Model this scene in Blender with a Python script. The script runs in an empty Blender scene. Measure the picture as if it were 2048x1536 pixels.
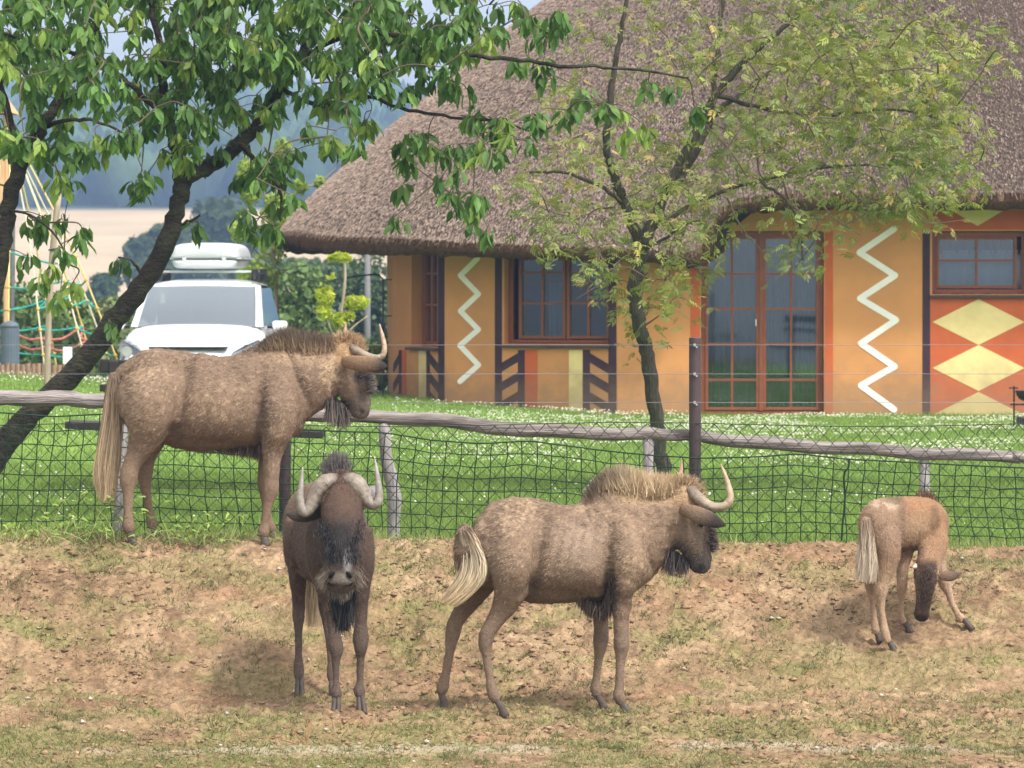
import bpy, bmesh, math, random
import numpy as np
from mathutils import Vector, Matrix, Quaternion

random.seed(7)
RNG = np.random.default_rng(7)
R = math.radians
SC = bpy.context.scene
COL = SC.collection

# ------------------------------------------------------------------ camera, sky, sun, exposure
F = 9450.0        # focal length in pixels of the 2048 wide photograph
HY = 540.0        # pixel row of the horizon
ZC = 1.7          # camera height over the lawn
cam_d = bpy.data.cameras.new('camera')
cam = bpy.data.objects.new('camera', cam_d); COL.objects.link(cam)
cam.location = (0, 0, ZC); cam.rotation_euler = (R(90), 0, 0)
cam_d.sensor_width = 36.0
cam_d.lens = F / 2048 * 36.0
cam_d.shift_y = -(768 - HY) / 2048
cam_d.clip_start = 0.5; cam_d.clip_end = 6000
cam_d.dof.use_dof = True
cam_d.dof.focus_distance = 25.5
cam_d.dof.aperture_fstop = 11
SC.camera = cam

SUN_EL, SUN_AZ = 55, 138      # azimuth clockwise from +Y (view direction)
w = bpy.data.worlds.new('World'); SC.world = w; w.use_nodes = True
nt = w.node_tree; nt.nodes.clear()
sky_n = nt.nodes.new('ShaderNodeTexSky'); sky_n.sky_type = 'NISHITA'; sky_n.sun_disc = False
sky_n.sun_elevation = R(SUN_EL); sky_n.sun_rotation = R(SUN_AZ)
sky_n.air_density = 1.0; sky_n.dust_density = 3.0; sky_n.ozone_density = 1.0
hs = nt.nodes.new('ShaderNodeHueSaturation'); hs.inputs['Saturation'].default_value = 0.0
hs.inputs['Value'].default_value = 2.6
bg = nt.nodes.new('ShaderNodeBackground'); bg.inputs['Strength'].default_value = 0.15
wo = nt.nodes.new('ShaderNodeOutputWorld')
nt.links.new(sky_n.outputs[0], hs.inputs['Color']); nt.links.new(hs.outputs[0], bg.inputs['Color'])
nt.links.new(bg.outputs[0], wo.inputs['Surface'])

sd = bpy.data.lights.new('sun', 'SUN'); sd.energy = 4.2; sd.angle = R(6); sd.color = (1.0, 0.95, 0.87)
sun = bpy.data.objects.new('sun', sd); COL.objects.link(sun)
_sx, _sy = math.sin(R(SUN_AZ)) * math.cos(R(SUN_EL)), math.cos(R(SUN_AZ)) * math.cos(R(SUN_EL))
sun.rotation_euler = Vector((_sx, _sy, math.sin(R(SUN_EL)))).to_track_quat('Z', 'Y').to_euler()

SC.view_settings.view_transform = 'Standard'
SC.view_settings.look = 'None'
SC.view_settings.exposure = -0.30
SC.view_settings.gamma = 1.0
SC.view_settings.use_curve_mapping = False

# ------------------------------------------------------------------ helpers
def px(x, y, Y):
    return Vector(((x - 1024) / F * Y, Y, ZC - (y - HY) / F * Y))

def tag(o, label=None, cat=None, group=None, kind=None):
    if label: o['label'] = label
    if cat: o['category'] = cat
    if group: o['group'] = group
    if kind: o['kind'] = kind
    return o

def empty(name, loc, rz=0.0):
    o = bpy.data.objects.new(name, None); COL.objects.link(o)
    o.location = loc; o.rotation_euler = (0, 0, rz); o.empty_display_size = 0.2
    return o

def thing(name, label, cat, loc, rz=0.0, group=None):
    return tag(empty(name, loc, rz), label, cat, group)

def adopt(o, parent):
    """parent while keeping the mesh where its coordinates put it (world coordinates)"""
    if parent is not None:
        o.parent = parent
        if o.get('_world'):
            pass
    return o

def wmat(p):
    """world matrix of an (unevaluated) chain of empties/meshes"""
    m = Matrix.LocRotScale(p.location, p.rotation_euler.to_quaternion(), p.scale)
    m = p.matrix_parent_inverse @ m if p.parent else m
    return wmat(p.parent) @ m if p.parent else m

def link(name, me, mats=None, parent=None, world=True, smooth=False):
    o = bpy.data.objects.new(name, me); COL.objects.link(o)
    if mats is not None:
        for m in (mats if isinstance(mats, (list, tuple)) else [mats]):
            me.materials.append(m)
    if smooth:
        me.polygons.foreach_set('use_smooth', np.ones(len(me.polygons), dtype=bool))
    if parent is not None:
        o.parent = parent
        if world:
            o.matrix_parent_inverse = wmat(parent).inverted()
    return o

def np_mesh(name, V, Fq=None, Ft=None, col=None, mi=None):
    """fast mesh from arrays: quads Fq (n,4) and tris Ft (m,3); col = per-vertex rgb"""
    me = bpy.data.meshes.new(name)
    V = np.asarray(V, dtype=np.float32)
    loops = []; starts = []; n = 0
    if Fq is not None and len(Fq):
        Fq = np.asarray(Fq, dtype=np.int32); loops.append(Fq.ravel())
        starts.append(np.arange(len(Fq), dtype=np.int32) * 4 + n); n += Fq.size
    if Ft is not None and len(Ft):
        Ft = np.asarray(Ft, dtype=np.int32); loops.append(Ft.ravel())
        starts.append(np.arange(len(Ft), dtype=np.int32) * 3 + n); n += Ft.size
    loops = np.concatenate(loops); starts = np.concatenate(starts)
    me.vertices.add(len(V)); me.vertices.foreach_set('co', V.ravel())
    me.loops.add(len(loops)); me.loops.foreach_set('vertex_index', loops)
    me.polygons.add(len(starts)); me.polygons.foreach_set('loop_start', starts)
    if mi is not None:
        me.polygons.foreach_set('material_index', np.asarray(mi, dtype=np.int32))
    me.update(calc_edges=True)
    if col is not None:
        set_col(me, col)
    return me

def set_col(me, col):
    a = me.attributes.new('Col', 'FLOAT_COLOR', 'POINT')
    c = np.ones((len(me.vertices), 4), dtype=np.float32); c[:, :3] = col
    a.data.foreach_set('color', c.ravel())

def get_v(me):
    v = np.empty(len(me.vertices) * 3, dtype=np.float32); me.vertices.foreach_get('co', v)
    return v.reshape(-1, 3)

def _hash(ix, iy, iz, seed):
    h = (ix.astype(np.int64) * 374761393 + iy.astype(np.int64) * 668265263 + iz.astype(np.int64) * 2147483647 + seed * 974634533) & 0xffffffff
    h = ((h ^ (h >> 13)) * 1274126177) & 0xffffffff
    h = ((h ^ (h >> 16)) * 2246822519) & 0xffffffff
    return ((h ^ (h >> 15)) & 0xffff) / 65535.0

def vn(P, s=1.0, seed=0):
    """value noise 0..1 at points P (n,3) or (n,2)"""
    P = np.asarray(P, dtype=np.float64) * s
    if P.shape[1] == 2: P = np.concatenate([P, np.zeros((len(P), 1))], 1)
    I = np.floor(P); f = P - I; f = f * f * (3 - 2 * f); I = I.astype(np.int64)
    x, y, z = I.T; fx, fy, fz = f.T
    def H(a, b, c): return _hash(x + a, y + b, z + c, seed)
    def L(a, b, t): return a + (b - a) * t
    return L(L(L(H(0,0,0), H(1,0,0), fx), L(H(0,1,0), H(1,1,0), fx), fy),
             L(L(H(0,0,1), H(1,0,1), fx), L(H(0,1,1), H(1,1,1), fx), fy), fz)

def fbm(P, s=1.0, oct=4, seed=0):
    t = 0; a = 0.5; n = 0
    for k in range(oct):
        t = t + a * vn(P, s * 2 ** k, seed + k); n += a; a *= 0.5
    return t / n

def sm(a, b, x):
    t = np.clip((x - a) / (b - a), 0, 1); return t * t * (3 - 2 * t)

def crom(P, n):
    """Catmull-Rom through rows of P, n samples per span"""
    P = np.asarray(P, dtype=float)
    if len(P) == 2: return np.array([P[0] + (P[1] - P[0]) * t for t in np.linspace(0, 1, n + 1)])
    Q = np.vstack([2 * P[0] - P[1], P, 2 * P[-1] - P[-2]])
    out = []
    for i in range(1, len(Q) - 2):
        for t in np.linspace(0, 1, n, endpoint=False):
            a, b, c, d = Q[i-1], Q[i], Q[i+1], Q[i+2]
            out.append(0.5 * (2*b + (c-a)*t + (2*a-5*b+4*c-d)*t*t + (3*b-a-3*c+d)*t**3))
    out.append(P[-1]); return np.array(out)

def norm(v):
    v = np.asarray(v, dtype=float); return v / (np.linalg.norm(v, axis=-1, keepdims=True) + 1e-12)

class MB:
    """collects shapes and links them as ONE mesh object"""
    def __init__(s): s.v = []; s.f = []; s.n = 0; s.c = []
    def add(s, V, Fs, col=(1, 1, 1)):
        V = [tuple(map(float, p)) for p in V]
        s.v += V; s.f += [tuple(i + s.n for i in f) for f in Fs]; s.n += len(V); s.c += [col] * len(V)
        return s
    def box(s, c, size, rot=None, col=(1, 1, 1), taper=1.0):
        hx, hy, hz = size[0] / 2, size[1] / 2, size[2] / 2
        V = [Vector((x * hx, y * hy, z * hz)) for z in (-1, 1) for y in (-1, 1) for x in (-1, 1)]
        if rot is not None: V = [rot @ p for p in V]
        V = [p + Vector(c) for p in V]
        return s.add(V, [(0,2,3,1),(4,5,7,6),(0,1,5,4),(2,6,7,3),(0,4,6,2),(1,3,7,5)], col)
    def hexa(s, V8, col=(1, 1, 1)):
        return s.add(V8, [(0,2,3,1),(4,5,7,6),(0,1,5,4),(2,6,7,3),(0,4,6,2),(1,3,7,5)], col)
    def bar(s, a, b, wd, th, up=(0, 0, 1), col=(1, 1, 1)):
        a, b = Vector(a), Vector(b); t = (b - a).normalized(); u = Vector(up)
        x = t.cross(u).normalized(); u = x.cross(t).normalized()
        V = [p + x * i * wd / 2 + u * j * th / 2 for p in (a, b) for j in (-1, 1) for i in (-1, 1)]
        return s.add(V, [(0,2,3,1),(4,5,7,6),(0,1,5,4),(2,6,7,3),(0,4,6,2),(1,3,7,5)], col)
    def tube(s, P, r, n=8, lat=None, rl=None, col=(1, 1, 1), cap=True):
        """P path, r radius (scalar/list) perpendicular to lat, rl radius along lat"""
        P = np.asarray([tuple(p) for p in P], dtype=float); N = len(P)
        r = np.full(N, r) if np.isscalar(r) else np.asarray(r, dtype=float)
        rl = r if rl is None else (np.full(N, rl) if np.isscalar(rl) else np.asarray(rl, dtype=float))
        T = norm(np.gradient(P, axis=0))
        if lat is None:
            u = np.array([0, 0, 1.0]) if abs(T[0][2]) < 0.8 else np.array([1.0, 0, 0])
            A = []
            x = norm(np.cross(T[0], u))
            for i in range(N):
                x = norm(x - T[i] * np.dot(x, T[i])); A.append(x)
            A = np.array(A)
        else:
            lat = np.asarray(lat, dtype=float)
            A = norm(lat - T * (T @ lat)[:, None])
        B = np.cross(T, A)
        an = np.linspace(0, 2 * math.pi, n, endpoint=False)
        V = (P[:, None, :] + A[:, None, :] * (rl[:, None] * np.cos(an))[:, :, None] + B[:, None, :] * (r[:, None] * np.sin(an))[:, :, None]).reshape(-1, 3)
        Fs = []
        for i in range(N - 1):
            for k in range(n):
                k2 = (k + 1) % n
                Fs.append((i*n+k, i*n+k2, (i+1)*n+k2, (i+1)*n+k))
        if cap:
            Fs.append(tuple(range(n))[::-1]); Fs.append(tuple((N-1)*n + k for k in range(n)))
        return s.add(V, Fs, col)
    def build(s, name, mat, parent=None, smooth=False, bevel=0.0, col=False):
        me = bpy.data.meshes.new(name); me.from_pydata(s.v, [], s.f); me.update()
        if col: set_col(me, np.array(s.c))
        o = link(name, me, mat, parent, smooth=smooth)
        if bevel:
            b = o.modifiers.new('bevel', 'BEVEL'); b.width = bevel; b.segments = 2; b.limit_method = 'ANGLE'; b.angle_limit = R(40)
        return o

def copy_tree(o, parent=None):
    c = o.copy(); COL.objects.link(c)
    if parent is not None: c.parent = parent
    for ch in list(o.children): copy_tree(ch, c)
    return c

# ------------------------------------------------------------------ materials
def mat(name, color=(.5, .5, .5), rough=.7, var=0.25, scale=8.0, bump=0.0, bscale=40.0, spec=.3, metal=0.0,
        attr=False, stretch=None, var2=None, trans=0.0, coat=0.0, objrand=0.0, detail=5.0, dirt=0.0):
    m = bpy.data.materials.new(name); m.use_nodes = True; t = m.node_tree; N = t.nodes; L = t.links
    b = N['Principled BSDF']; out = N['Material Output']
    b.inputs['Roughness'].default_value = rough; b.inputs['Metallic'].default_value = metal
    b.inputs['Specular IOR Level'].default_value = spec
    if coat: b.inputs['Coat Weight'].default_value = coat; b.inputs['Coat Roughness'].default_value = .05
    tc = N.new('ShaderNodeTexCoord'); mp = N.new('ShaderNodeMapping')
    if stretch: mp.inputs['Scale'].default_value = stretch
    L.new(tc.outputs['Object'], mp.inputs['Vector'])
    nz = N.new('ShaderNodeTexNoise'); nz.inputs['Scale'].default_value = scale; nz.inputs['Detail'].default_value = detail
    nz.inputs['Roughness'].default_value = .62
    L.new(mp.outputs[0], nz.inputs['Vector'])
    mr = N.new('ShaderNodeMapRange'); mr.inputs['From Min'].default_value = .3; mr.inputs['From Max'].default_value = .7
    mr.inputs['To Min'].default_value = 1 - var; mr.inputs['To Max'].default_value = 1 + var
    L.new(nz.outputs['Fac'], mr.inputs['Value'])
    if attr:
        ca = N.new('ShaderNodeAttribute'); ca.attribute_name = 'Col'; src = ca.outputs['Color']
    else:
        rg = N.new('ShaderNodeRGB'); rg.outputs[0].default_value = (*color, 1); src = rg.outputs[0]
    if var2 is not None:                      # second colour in large patches
        n2 = N.new('ShaderNodeTexNoise'); n2.inputs['Scale'].default_value = var2[1]; n2.inputs['Detail'].default_value = 4
        L.new(mp.outputs[0], n2.inputs['Vector'])
        m2 = N.new('ShaderNodeMapRange'); m2.inputs['From Min'].default_value = .45; m2.inputs['From Max'].default_value = .65
        L.new(n2.outputs['Fac'], m2.inputs['Value'])
        mx2 = N.new('ShaderNodeMix'); mx2.data_type = 'RGBA'
        L.new(m2.outputs[0], mx2.inputs[0]); L.new(src, mx2.inputs[6]); mx2.inputs[7].default_value = (*var2[0], 1)
        src = mx2.outputs[2]
    vm = N.new('ShaderNodeVectorMath'); vm.operation = 'SCALE'
    L.new(src, vm.inputs[0]); L.new(mr.outputs[0], vm.inputs['Scale'])
    src = vm.outputs[0]
    if dirt:                                  # splashed soil along the foot of a wall
        sx = N.new('ShaderNodeSeparateXYZ'); L.new(tc.outputs['Object'], sx.inputs[0])
        n4 = N.new('ShaderNodeTexNoise'); n4.inputs['Scale'].default_value = 7; n4.inputs['Detail'].default_value = 6; L.new(tc.outputs['Object'], n4.inputs['Vector'])
        ad = N.new('ShaderNodeMath'); ad.operation = 'MULTIPLY_ADD'; ad.inputs[1].default_value = -.75; L.new(n4.outputs['Fac'], ad.inputs[0]); L.new(sx.outputs['Z'], ad.inputs[2])
        m4 = N.new('ShaderNodeMapRange'); m4.inputs['From Min'].default_value = -.22; m4.inputs['From Max'].default_value = .22; m4.inputs['To Min'].default_value = dirt; m4.inputs['To Max'].default_value = 0
        L.new(ad.outputs[0], m4.inputs['Value']); x4 = N.new('ShaderNodeMix'); x4.data_type = 'RGBA'; L.new(m4.outputs[0], x4.inputs[0]); L.new(src, x4.inputs[6]); x4.inputs[7].default_value = (.22, .155, .10, 1); src = x4.outputs[2]
    if objrand:
        oi = N.new('ShaderNodeObjectInfo'); m3 = N.new('ShaderNodeMapRange')
        m3.inputs['To Min'].default_value = 1 - objrand; m3.inputs['To Max'].default_value = 1 + objrand
        L.new(oi.outputs['Random'], m3.inputs['Value'])
        v3 = N.new('ShaderNodeVectorMath'); v3.operation = 'SCALE'
        L.new(src, v3.inputs[0]); L.new(m3.outputs[0], v3.inputs['Scale']); src = v3.outputs[0]
    L.new(src, b.inputs['Base Color'])
    if bump:
        bz = N.new('ShaderNodeTexNoise'); bz.inputs['Scale'].default_value = bscale; bz.inputs['Detail'].default_value = 4
        L.new(mp.outputs[0], bz.inputs['Vector'])
        bp = N.new('ShaderNodeBump'); bp.inputs['Strength'].default_value = bump; bp.inputs['Distance'].default_value = .02
        L.new(bz.outputs['Fac'], bp.inputs['Height']); L.new(bp.outputs[0], b.inputs['Normal'])
    if trans:
        tr = N.new('ShaderNodeBsdfTranslucent'); ms = N.new('ShaderNodeMixShader'); ms.inputs[0].default_value = trans
        bt = N.new('ShaderNodeVectorMath'); bt.operation = 'MULTIPLY'; bt.inputs[1].default_value = (1.25, 1.35, .7)
        L.new(src, bt.inputs[0]); L.new(bt.outputs[0], tr.inputs['Color'])
        L.new(b.outputs[0], ms.inputs[1]); L.new(tr.outputs[0], ms.inputs[2]); L.new(ms.outputs[0], out.inputs['Surface'])
    return m

def glass_mat(name, tint=(.8, .85, .88), refl=1.0):
    m = bpy.data.materials.new(name); m.use_nodes = True; t = m.node_tree; N = t.nodes; L = t.links
    N.remove(N['Principled BSDF']); out = N['Material Output']
    tr = N.new('ShaderNodeBsdfTransparent'); tr.inputs[0].default_value = (*tint, 1)
    gl = N.new('ShaderNodeBsdfGlossy'); gl.inputs['Roughness'].default_value = .03; gl.inputs['Color'].default_value = (.86, .94, 1.0, 1)
    fr = N.new('ShaderNodeFresnel'); fr.inputs['IOR'].default_value = 1.5
    ml = N.new('ShaderNodeMath'); ml.operation = 'MULTIPLY'; ml.inputs[1].default_value = refl; ml.use_clamp = True
    mx = N.new('ShaderNodeMixShader')
    L.new(fr.outputs[0], ml.inputs[0]); L.new(ml.outputs[0], mx.inputs[0])
    L.new(tr.outputs[0], mx.inputs[1]); L.new(gl.outputs[0], mx.inputs[2]); L.new(mx.outputs[0], out.inputs['Surface'])
    return m

M = {}
M['paddock'] = mat('paddock_soil', rough=.95, var=.38, scale=28, bump=.6, bscale=70, attr=True, spec=.1, detail=8)
M['clod'] = mat('soil_clod', rough=.95, var=.35, scale=40, bump=.5, bscale=90, attr=True, spec=.1)
M['lawn'] = mat('lawn_ground', rough=.95, var=.4, scale=22, attr=True, spec=.1, detail=8)
M['blade'] = mat('grass_blade', rough=.6, var=.15, scale=3, attr=True, spec=.25, trans=.3)
M['clover'] = mat('clover_flower', (.66, .66, .50), rough=.9, var=.15)
M['far'] = mat('far_land', rough=.95, var=.12, scale=.08, attr=True, spec=.1)
M['forest'] = mat('forest_tree', rough=.9, var=.3, scale=.6, attr=True, spec=.1)
M['plaster'] = mat('ochre_plaster', (.58, .262, .095), rough=.85, var=.08, scale=2.2, bump=.08, bscale=60, var2=((.51, .235, .092), 1.3), dirt=.55)
M['red_paint'] = mat('red_orange_paint', (.52, .112, .035), rough=.8, var=.10, scale=5, dirt=.5)
M['yellow_paint'] = mat('yellow_paint', (.74, .58, .27), rough=.8, var=.09, scale=5, dirt=.5)
M['purple_paint'] = mat('dark_purple_paint', (.048, .022, .032), rough=.8, var=.2, scale=5, dirt=.35)
M['white_paint'] = mat('white_paint', (.82, .80, .76), rough=.8, var=.05, scale=9)
M['window_wood'] = mat('brown_window_wood', (.21, .058, .018), rough=.45, var=.22, scale=9, stretch=(6, 6, 1), spec=.45)
M['sill'] = mat('dark_sill', (.07, .045, .045), rough=.6, var=.2)
M['black'] = mat('black_iron', (.016, .017, .02), rough=.5, var=.2)
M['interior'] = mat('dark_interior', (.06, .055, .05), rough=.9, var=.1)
M['curtain'] = mat('pale_curtain', (.42, .47, .52), rough=.9, var=.12, scale=3)
M['curtain_reflection'] = mat('blue_curtain_and_reflection', (.60, .68, .84), rough=.9, var=.08, scale=3)
M['eave_reflection'] = mat('dark_eave_reflection', (.035, .035, .032), rough=.9, var=.5, scale=30)
M['glass'] = glass_mat('window_glass', (.66, .72, .76), 4.0)
M['thatch'] = mat('thatch_base', (.085, .060, .048), rough=.95, var=.5, scale=30, bump=.9, bscale=60, spec=.05, detail=8)
M['straw'] = mat('thatch_straw', rough=.9, var=.2, scale=12, attr=True, spec=.1)
M['thatch_cut'] = mat('thatch_cut_edge', (.085, .045, .026), rough=.95, var=.5, scale=26, bump=.9, bscale=50, spec=.05)
M['rail'] = mat('weathered_rail', (.29, .25, .235), rough=.85, var=.6, scale=7, stretch=(.35, 5, 5), bump=.8, bscale=20, var2=((.16, .135, .12), 2.2))
M['post'] = mat('weathered_post', (.36, .33, .325), rough=.85, var=.4, scale=8, stretch=(5, 5, .4), bump=.5, bscale=20, var2=((.22, .19, .185), 2.0))
M['metal_post'] = mat('brown_metal_post', (.062, .040, .042), rough=.45, var=.15, spec=.5)
M['zinc'] = mat('zinc_wire', (.20, .195, .20), rough=.4, var=.2, metal=.3)
M['bolt'] = mat('bright_bolt', (.7, .7, .7), rough=.3, metal=.9, var=.1)
M['wire'] = mat('chain_link_wire', (.035, .036, .03), rough=.5, var=.3, metal=.2)
M['net'] = mat('green_net_cord', (.008, .030, .014), rough=.7, var=.3)
M['bark'] = mat('cherry_bark', (.032, .025, .019), rough=.9, var=.5, scale=14, stretch=(1, 1, 2.2), bump=1.0, bscale=26, var2=((.050, .048, .030), 5))
M['bark2'] = mat('ash_bark', (.070, .054, .040), rough=.9, var=.5, scale=22, stretch=(3, 3, .5), bump=1.0, bscale=30, var2=((.050, .052, .030), 3))
M['twig'] = mat('twig_bark', (.13, .095, .07), rough=.9, var=.3)
M['leaf'] = mat('cherry_leaf', rough=.5, var=.2, scale=6, attr=True, spec=.25, trans=.30, objrand=.28)
M['leaf2'] = mat('ash_leaf', rough=.5, var=.18, scale=6, attr=True, spec=.3, trans=.32, objrand=.25)
M['leaf3'] = mat('far_tree_leaf', rough=.7, var=.25, scale=2, attr=True, spec=.15, trans=.2)
M['coat'] = mat('animal_coat', rough=.85, var=.22, scale=70, bump=.4, bscale=120, attr=True, spec=.15)
M['hair'] = mat('animal_hair', rough=.6, var=.12, scale=20, attr=True, spec=.25)
M['horn'] = mat('animal_horn', rough=.5, var=.3, scale=30, attr=True, spec=.35, bump=.25, bscale=50)
M['hoof'] = mat('animal_hoof', (.080, .060, .048), rough=.6, var=.3, scale=30)
M['nostril'] = mat('nostril_dark', (.012, .010, .010), rough=.8, var=.1, spec=.1)
M['eye'] = mat('animal_eye', (.008, .006, .005), rough=.1, var=.0, spec=.6)
M['car_paint'] = mat('white_car_paint', (.80, .81, .82), rough=.25, var=.01, coat=.8, spec=.5)
M['car_glass'] = glass_mat('car_glass', (.34, .39, .42), 8.0)
M['car_black'] = mat('car_black_trim', (.02, .02, .022), rough=.5, var=.1)
M['lamp_glass'] = mat('headlight_cover', (.20, .22, .25), rough=.12, var=.3, scale=14, metal=.5, spec=.6)
M['box_white'] = mat('roof_box_shell', (.54, .56, .57), rough=.35, var=.03, spec=.4)
M['bench'] = mat('dark_bench_wood', (.022, .016, .014), rough=.55, var=.35, scale=10, stretch=(.4, 5, 5), spec=.4)
M['rope_y'] = mat('yellow_rope', (.72, .56, .20), rough=.8, var=.15)
M['rope_w'] = mat('pale_rope', (.66, .58, .42), rough=.8, var=.15)
M['rope_t'] = mat('teal_rope', (.03, .40, .34), rough=.8, var=.15)
M['rope_r'] = mat('red_rope', (.62, .20, .17), rough=.8, var=.15)
M['conn'] = mat('orange_connector', (.80, .38, .06), rough=.5, var=.1)
M['tower_wood'] = mat('orange_tower_wood', (.62, .38, .20), rough=.7, var=.2, scale=6, stretch=(5, 5, .5))
M['stake'] = mat('pale_stake_wood', (.34, .27, .20), rough=.8, var=.3, scale=8, stretch=(5, 5, .5))
M['bin'] = mat('blue_grey_bin', (.10, .125, .16), rough=.5, var=.1)
M['edging'] = mat('brown_edging', (.30, .19, .13), rough=.85, var=.3)
M['concrete'] = mat('grey_pole', (.17, .165, .165), rough=.8, var=.1)
M['white_plain'] = mat('white_box', (.7, .7, .7), rough=.6, var=.05)
# ------------------------------------------------------------------ terrain
_KY = np.array([10, 18, 22, 22.8, 23.6, 24.0, 24.85, 25.3, 25.9, 26.5, 26.9, 27.4, 28, 30, 36, 60, 66, 100, 200, 330, 420, 640, 660, 1200, 1400, 1500])
_KZ = np.array([-.95, -.9, -.72, -.66, -.57, -.545, -.53, -.37, -.12, .065, .132, .11, .06, .03, 0, 0, -.2, -1.6, -6, -10, -7, 10, 11, 40, 44, 44])
def gz(X, Y):
    X = np.asarray(X, dtype=float); Y = np.asarray(Y, dtype=float)
    z = np.interp(Y, _KY, _KZ)
    z = z - .012 * np.clip(X, -4, 4) * sm(24.5, 27, Y) * (1 - sm(29, 33, Y))
    A = np.interp(X, [-20, -9, -6, -4.2, -2.6, -1.5, .6], [.8, .72, .67, .58, .34, .15, 0])
    z = z + A * sm(34, 47, Y) * (1 - sm(47.5, 53, Y))
    z = z + np.interp(X, [-2.2, -1.5, 1.3], [.17, .17, 0]) * sm(50, 55, Y) * (1 - sm(60, 70, Y)) * sm(-3.0, -2.0, X)
    z = z + 6 * (vn(np.stack([np.ravel(X), np.ravel(Y)], 1), .006, 5).reshape(X.shape) - .5) * sm(650, 800, Y)
    return z
def g1(x, y): return float(gz(np.array([x]), np.array([y]))[0])
def ground_hit(x, y):
    """point of the ground seen at pixel (x, y) of the photograph"""
    for Y in np.arange(21, 62, .02):
        p = px(x, y, Y)
        if p.z <= g1(p.x, Y): return p
    return p

def sheet(name, xs, ys, zoff, colf, m, zf=None, jitter=None):
    Xg, Yg = np.meshgrid(xs, ys); Z = gz(Xg, Yg) + zoff
    if zf is not None: Z = Z + zf(Xg, Yg)
    V = np.stack([Xg.ravel(), Yg.ravel(), Z.ravel()], 1)
    nx, ny = len(xs), len(ys); i = np.arange(nx * ny).reshape(ny, nx)
    Q = np.stack([i[:-1, :-1].ravel(), i[:-1, 1:].ravel(), i[1:, 1:].ravel(), i[1:, :-1].ravel()], 1)
    me = np_mesh(name, V, Q, col=colf(V))
    o = link(name, me, m, smooth=True); tag(o, kind='structure')
    return o

# broad ground to the horizon, a little under the near sheets
def far_col(V):
    X, Y = V[:, 0], V[:, 1]
    n = fbm(V[:, :2], .02, 3, 3)[:, None]
    green = np.array([.075, .11, .035]) * (.7 + .6 * n); tan = np.array([.50, .37, .22]) * (.85 + .3 * n)
    wood = np.array([.03, .05, .025]) * (.7 + .6 * n)
    k = (sm(395, 400, Y + 6 * (n[:, 0] - .5)))[:, None]; c = green * (1 - k) + tan * k
    k = sm(638, 641, Y)[:, None]; c = c * (1 - k) + wood * k
    k = (sm(470, 474, Y + .25 * X) * (1 - sm(492, 498, Y + .25 * X)) * sm(-30, -20, X))[:, None]; c = c * (1 - k) + green * 1.4 * k
    return c
def under(X, Y): return -.10 * (1 - sm(62, 70, Y))
sheet('land', np.concatenate([np.linspace(-600, -40, 40), np.linspace(-38, 38, 70), np.linspace(40, 600, 40)]),
      np.concatenate([np.linspace(-20, 20, 12), np.linspace(21, 70, 90), np.linspace(75, 640, 90), np.linspace(645, 1245, 40)]), 0, far_col, M['far'], under)

# paddock: trodden soil with clods, displaced for real
def pad_rough(X, Y):
    P = np.stack([X.ravel(), Y.ravel()], 1)
    Q = P * np.array([1, 1.0])
    big = fbm(Q, 1.1, 3, 11); mid = fbm(Q, 6, 3, 21); cl = vn(Q, 17, 31); cl2 = vn(Q, 34, 32); hol = vn(Q, 3.2, 41)
    rough = .35 + .65 * sm(.42, .62, vn(Q, .8, 51))
    fine = vn(Q, 70, 33); h = .05 * (big - .5) + .05 * (mid - .5) * rough + .022 * sm(.55, .9, cl) * rough + .020 * sm(.5, .9, cl2) + .010 * fine - .035 * sm(.62, .85, hol)
    fl = 1 - .75 * (1 - sm(22.8, 23.7, Q[:, 1]))      # flatter towards the front
    return (h * fl).reshape(X.shape)
def grassy(P):
    g = sm(.50, .68, fbm(P * np.array([1, 1.6]), 2.3, 4, 61))
    front = 1 - sm(23.3, 24.1, P[:, 1] + .5 * (fbm(P, 1.2, 3, 62) - .5))
    return np.clip(g * .55 + front * .75 * sm(.30, .6, fbm(P, 3.0, 3, 63)), 0, 1)
def pad_col(V):
    P = V[:, :2]
    a = fbm(P, 3.5, 4, 71)[:, None]; b = fbm(P, 14, 3, 72)[:, None]
    soil = np.array([.255, .168, .098]) * (1 - sm(.35, .7, a)) + np.array([.325, .222, .133]) * sm(.35, .7, a)
    sp = (sm(.50, .64, fbm(P, 12, 4, 78)) * sm(.36, .60, fbm(P, 1.3, 3, 79)))[:, None] * .8
    soil = soil * (1 - sp) + np.array([.175, .105, .064]) * sp
    red = (sm(.60, .74, fbm(P, 2.5, 3, 73)) * .55)[:, None]
    soil = soil * (1 - red) + np.array([.27, .155, .092]) * red
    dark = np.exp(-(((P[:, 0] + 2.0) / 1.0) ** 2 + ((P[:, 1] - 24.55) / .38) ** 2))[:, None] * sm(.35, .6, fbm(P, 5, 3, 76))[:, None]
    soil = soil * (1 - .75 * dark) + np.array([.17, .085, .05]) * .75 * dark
    soil = soil * (.70 + .60 * b)
    tf = sm(.60, .72, fbm(P, 5.5, 3, 64)); g = np.clip(grassy(P) * .6 + tf * .45, 0, .85)[:, None]
    c = soil * (1 - g) + np.array([.20, .19, .075]) * g
    strip = (np.exp(-((P[:, 1] - (23.02 + .05 * np.sin(P[:, 0] * 1.3))) / .09) ** 2) * sm(.40, .55, fbm(P, 2.2, 3, 74)))[:, None] * .8
    strip = strip * .7; return c * (1 - strip) + np.array([.42, .36, .28]) * strip
PX = np.linspace(-4.6, 4.6, 640); PYs = np.linspace(21.3, 27.95, 440)
sheet('paddock', PX, PYs, 0, pad_col, M['paddock'], pad_rough)

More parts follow.
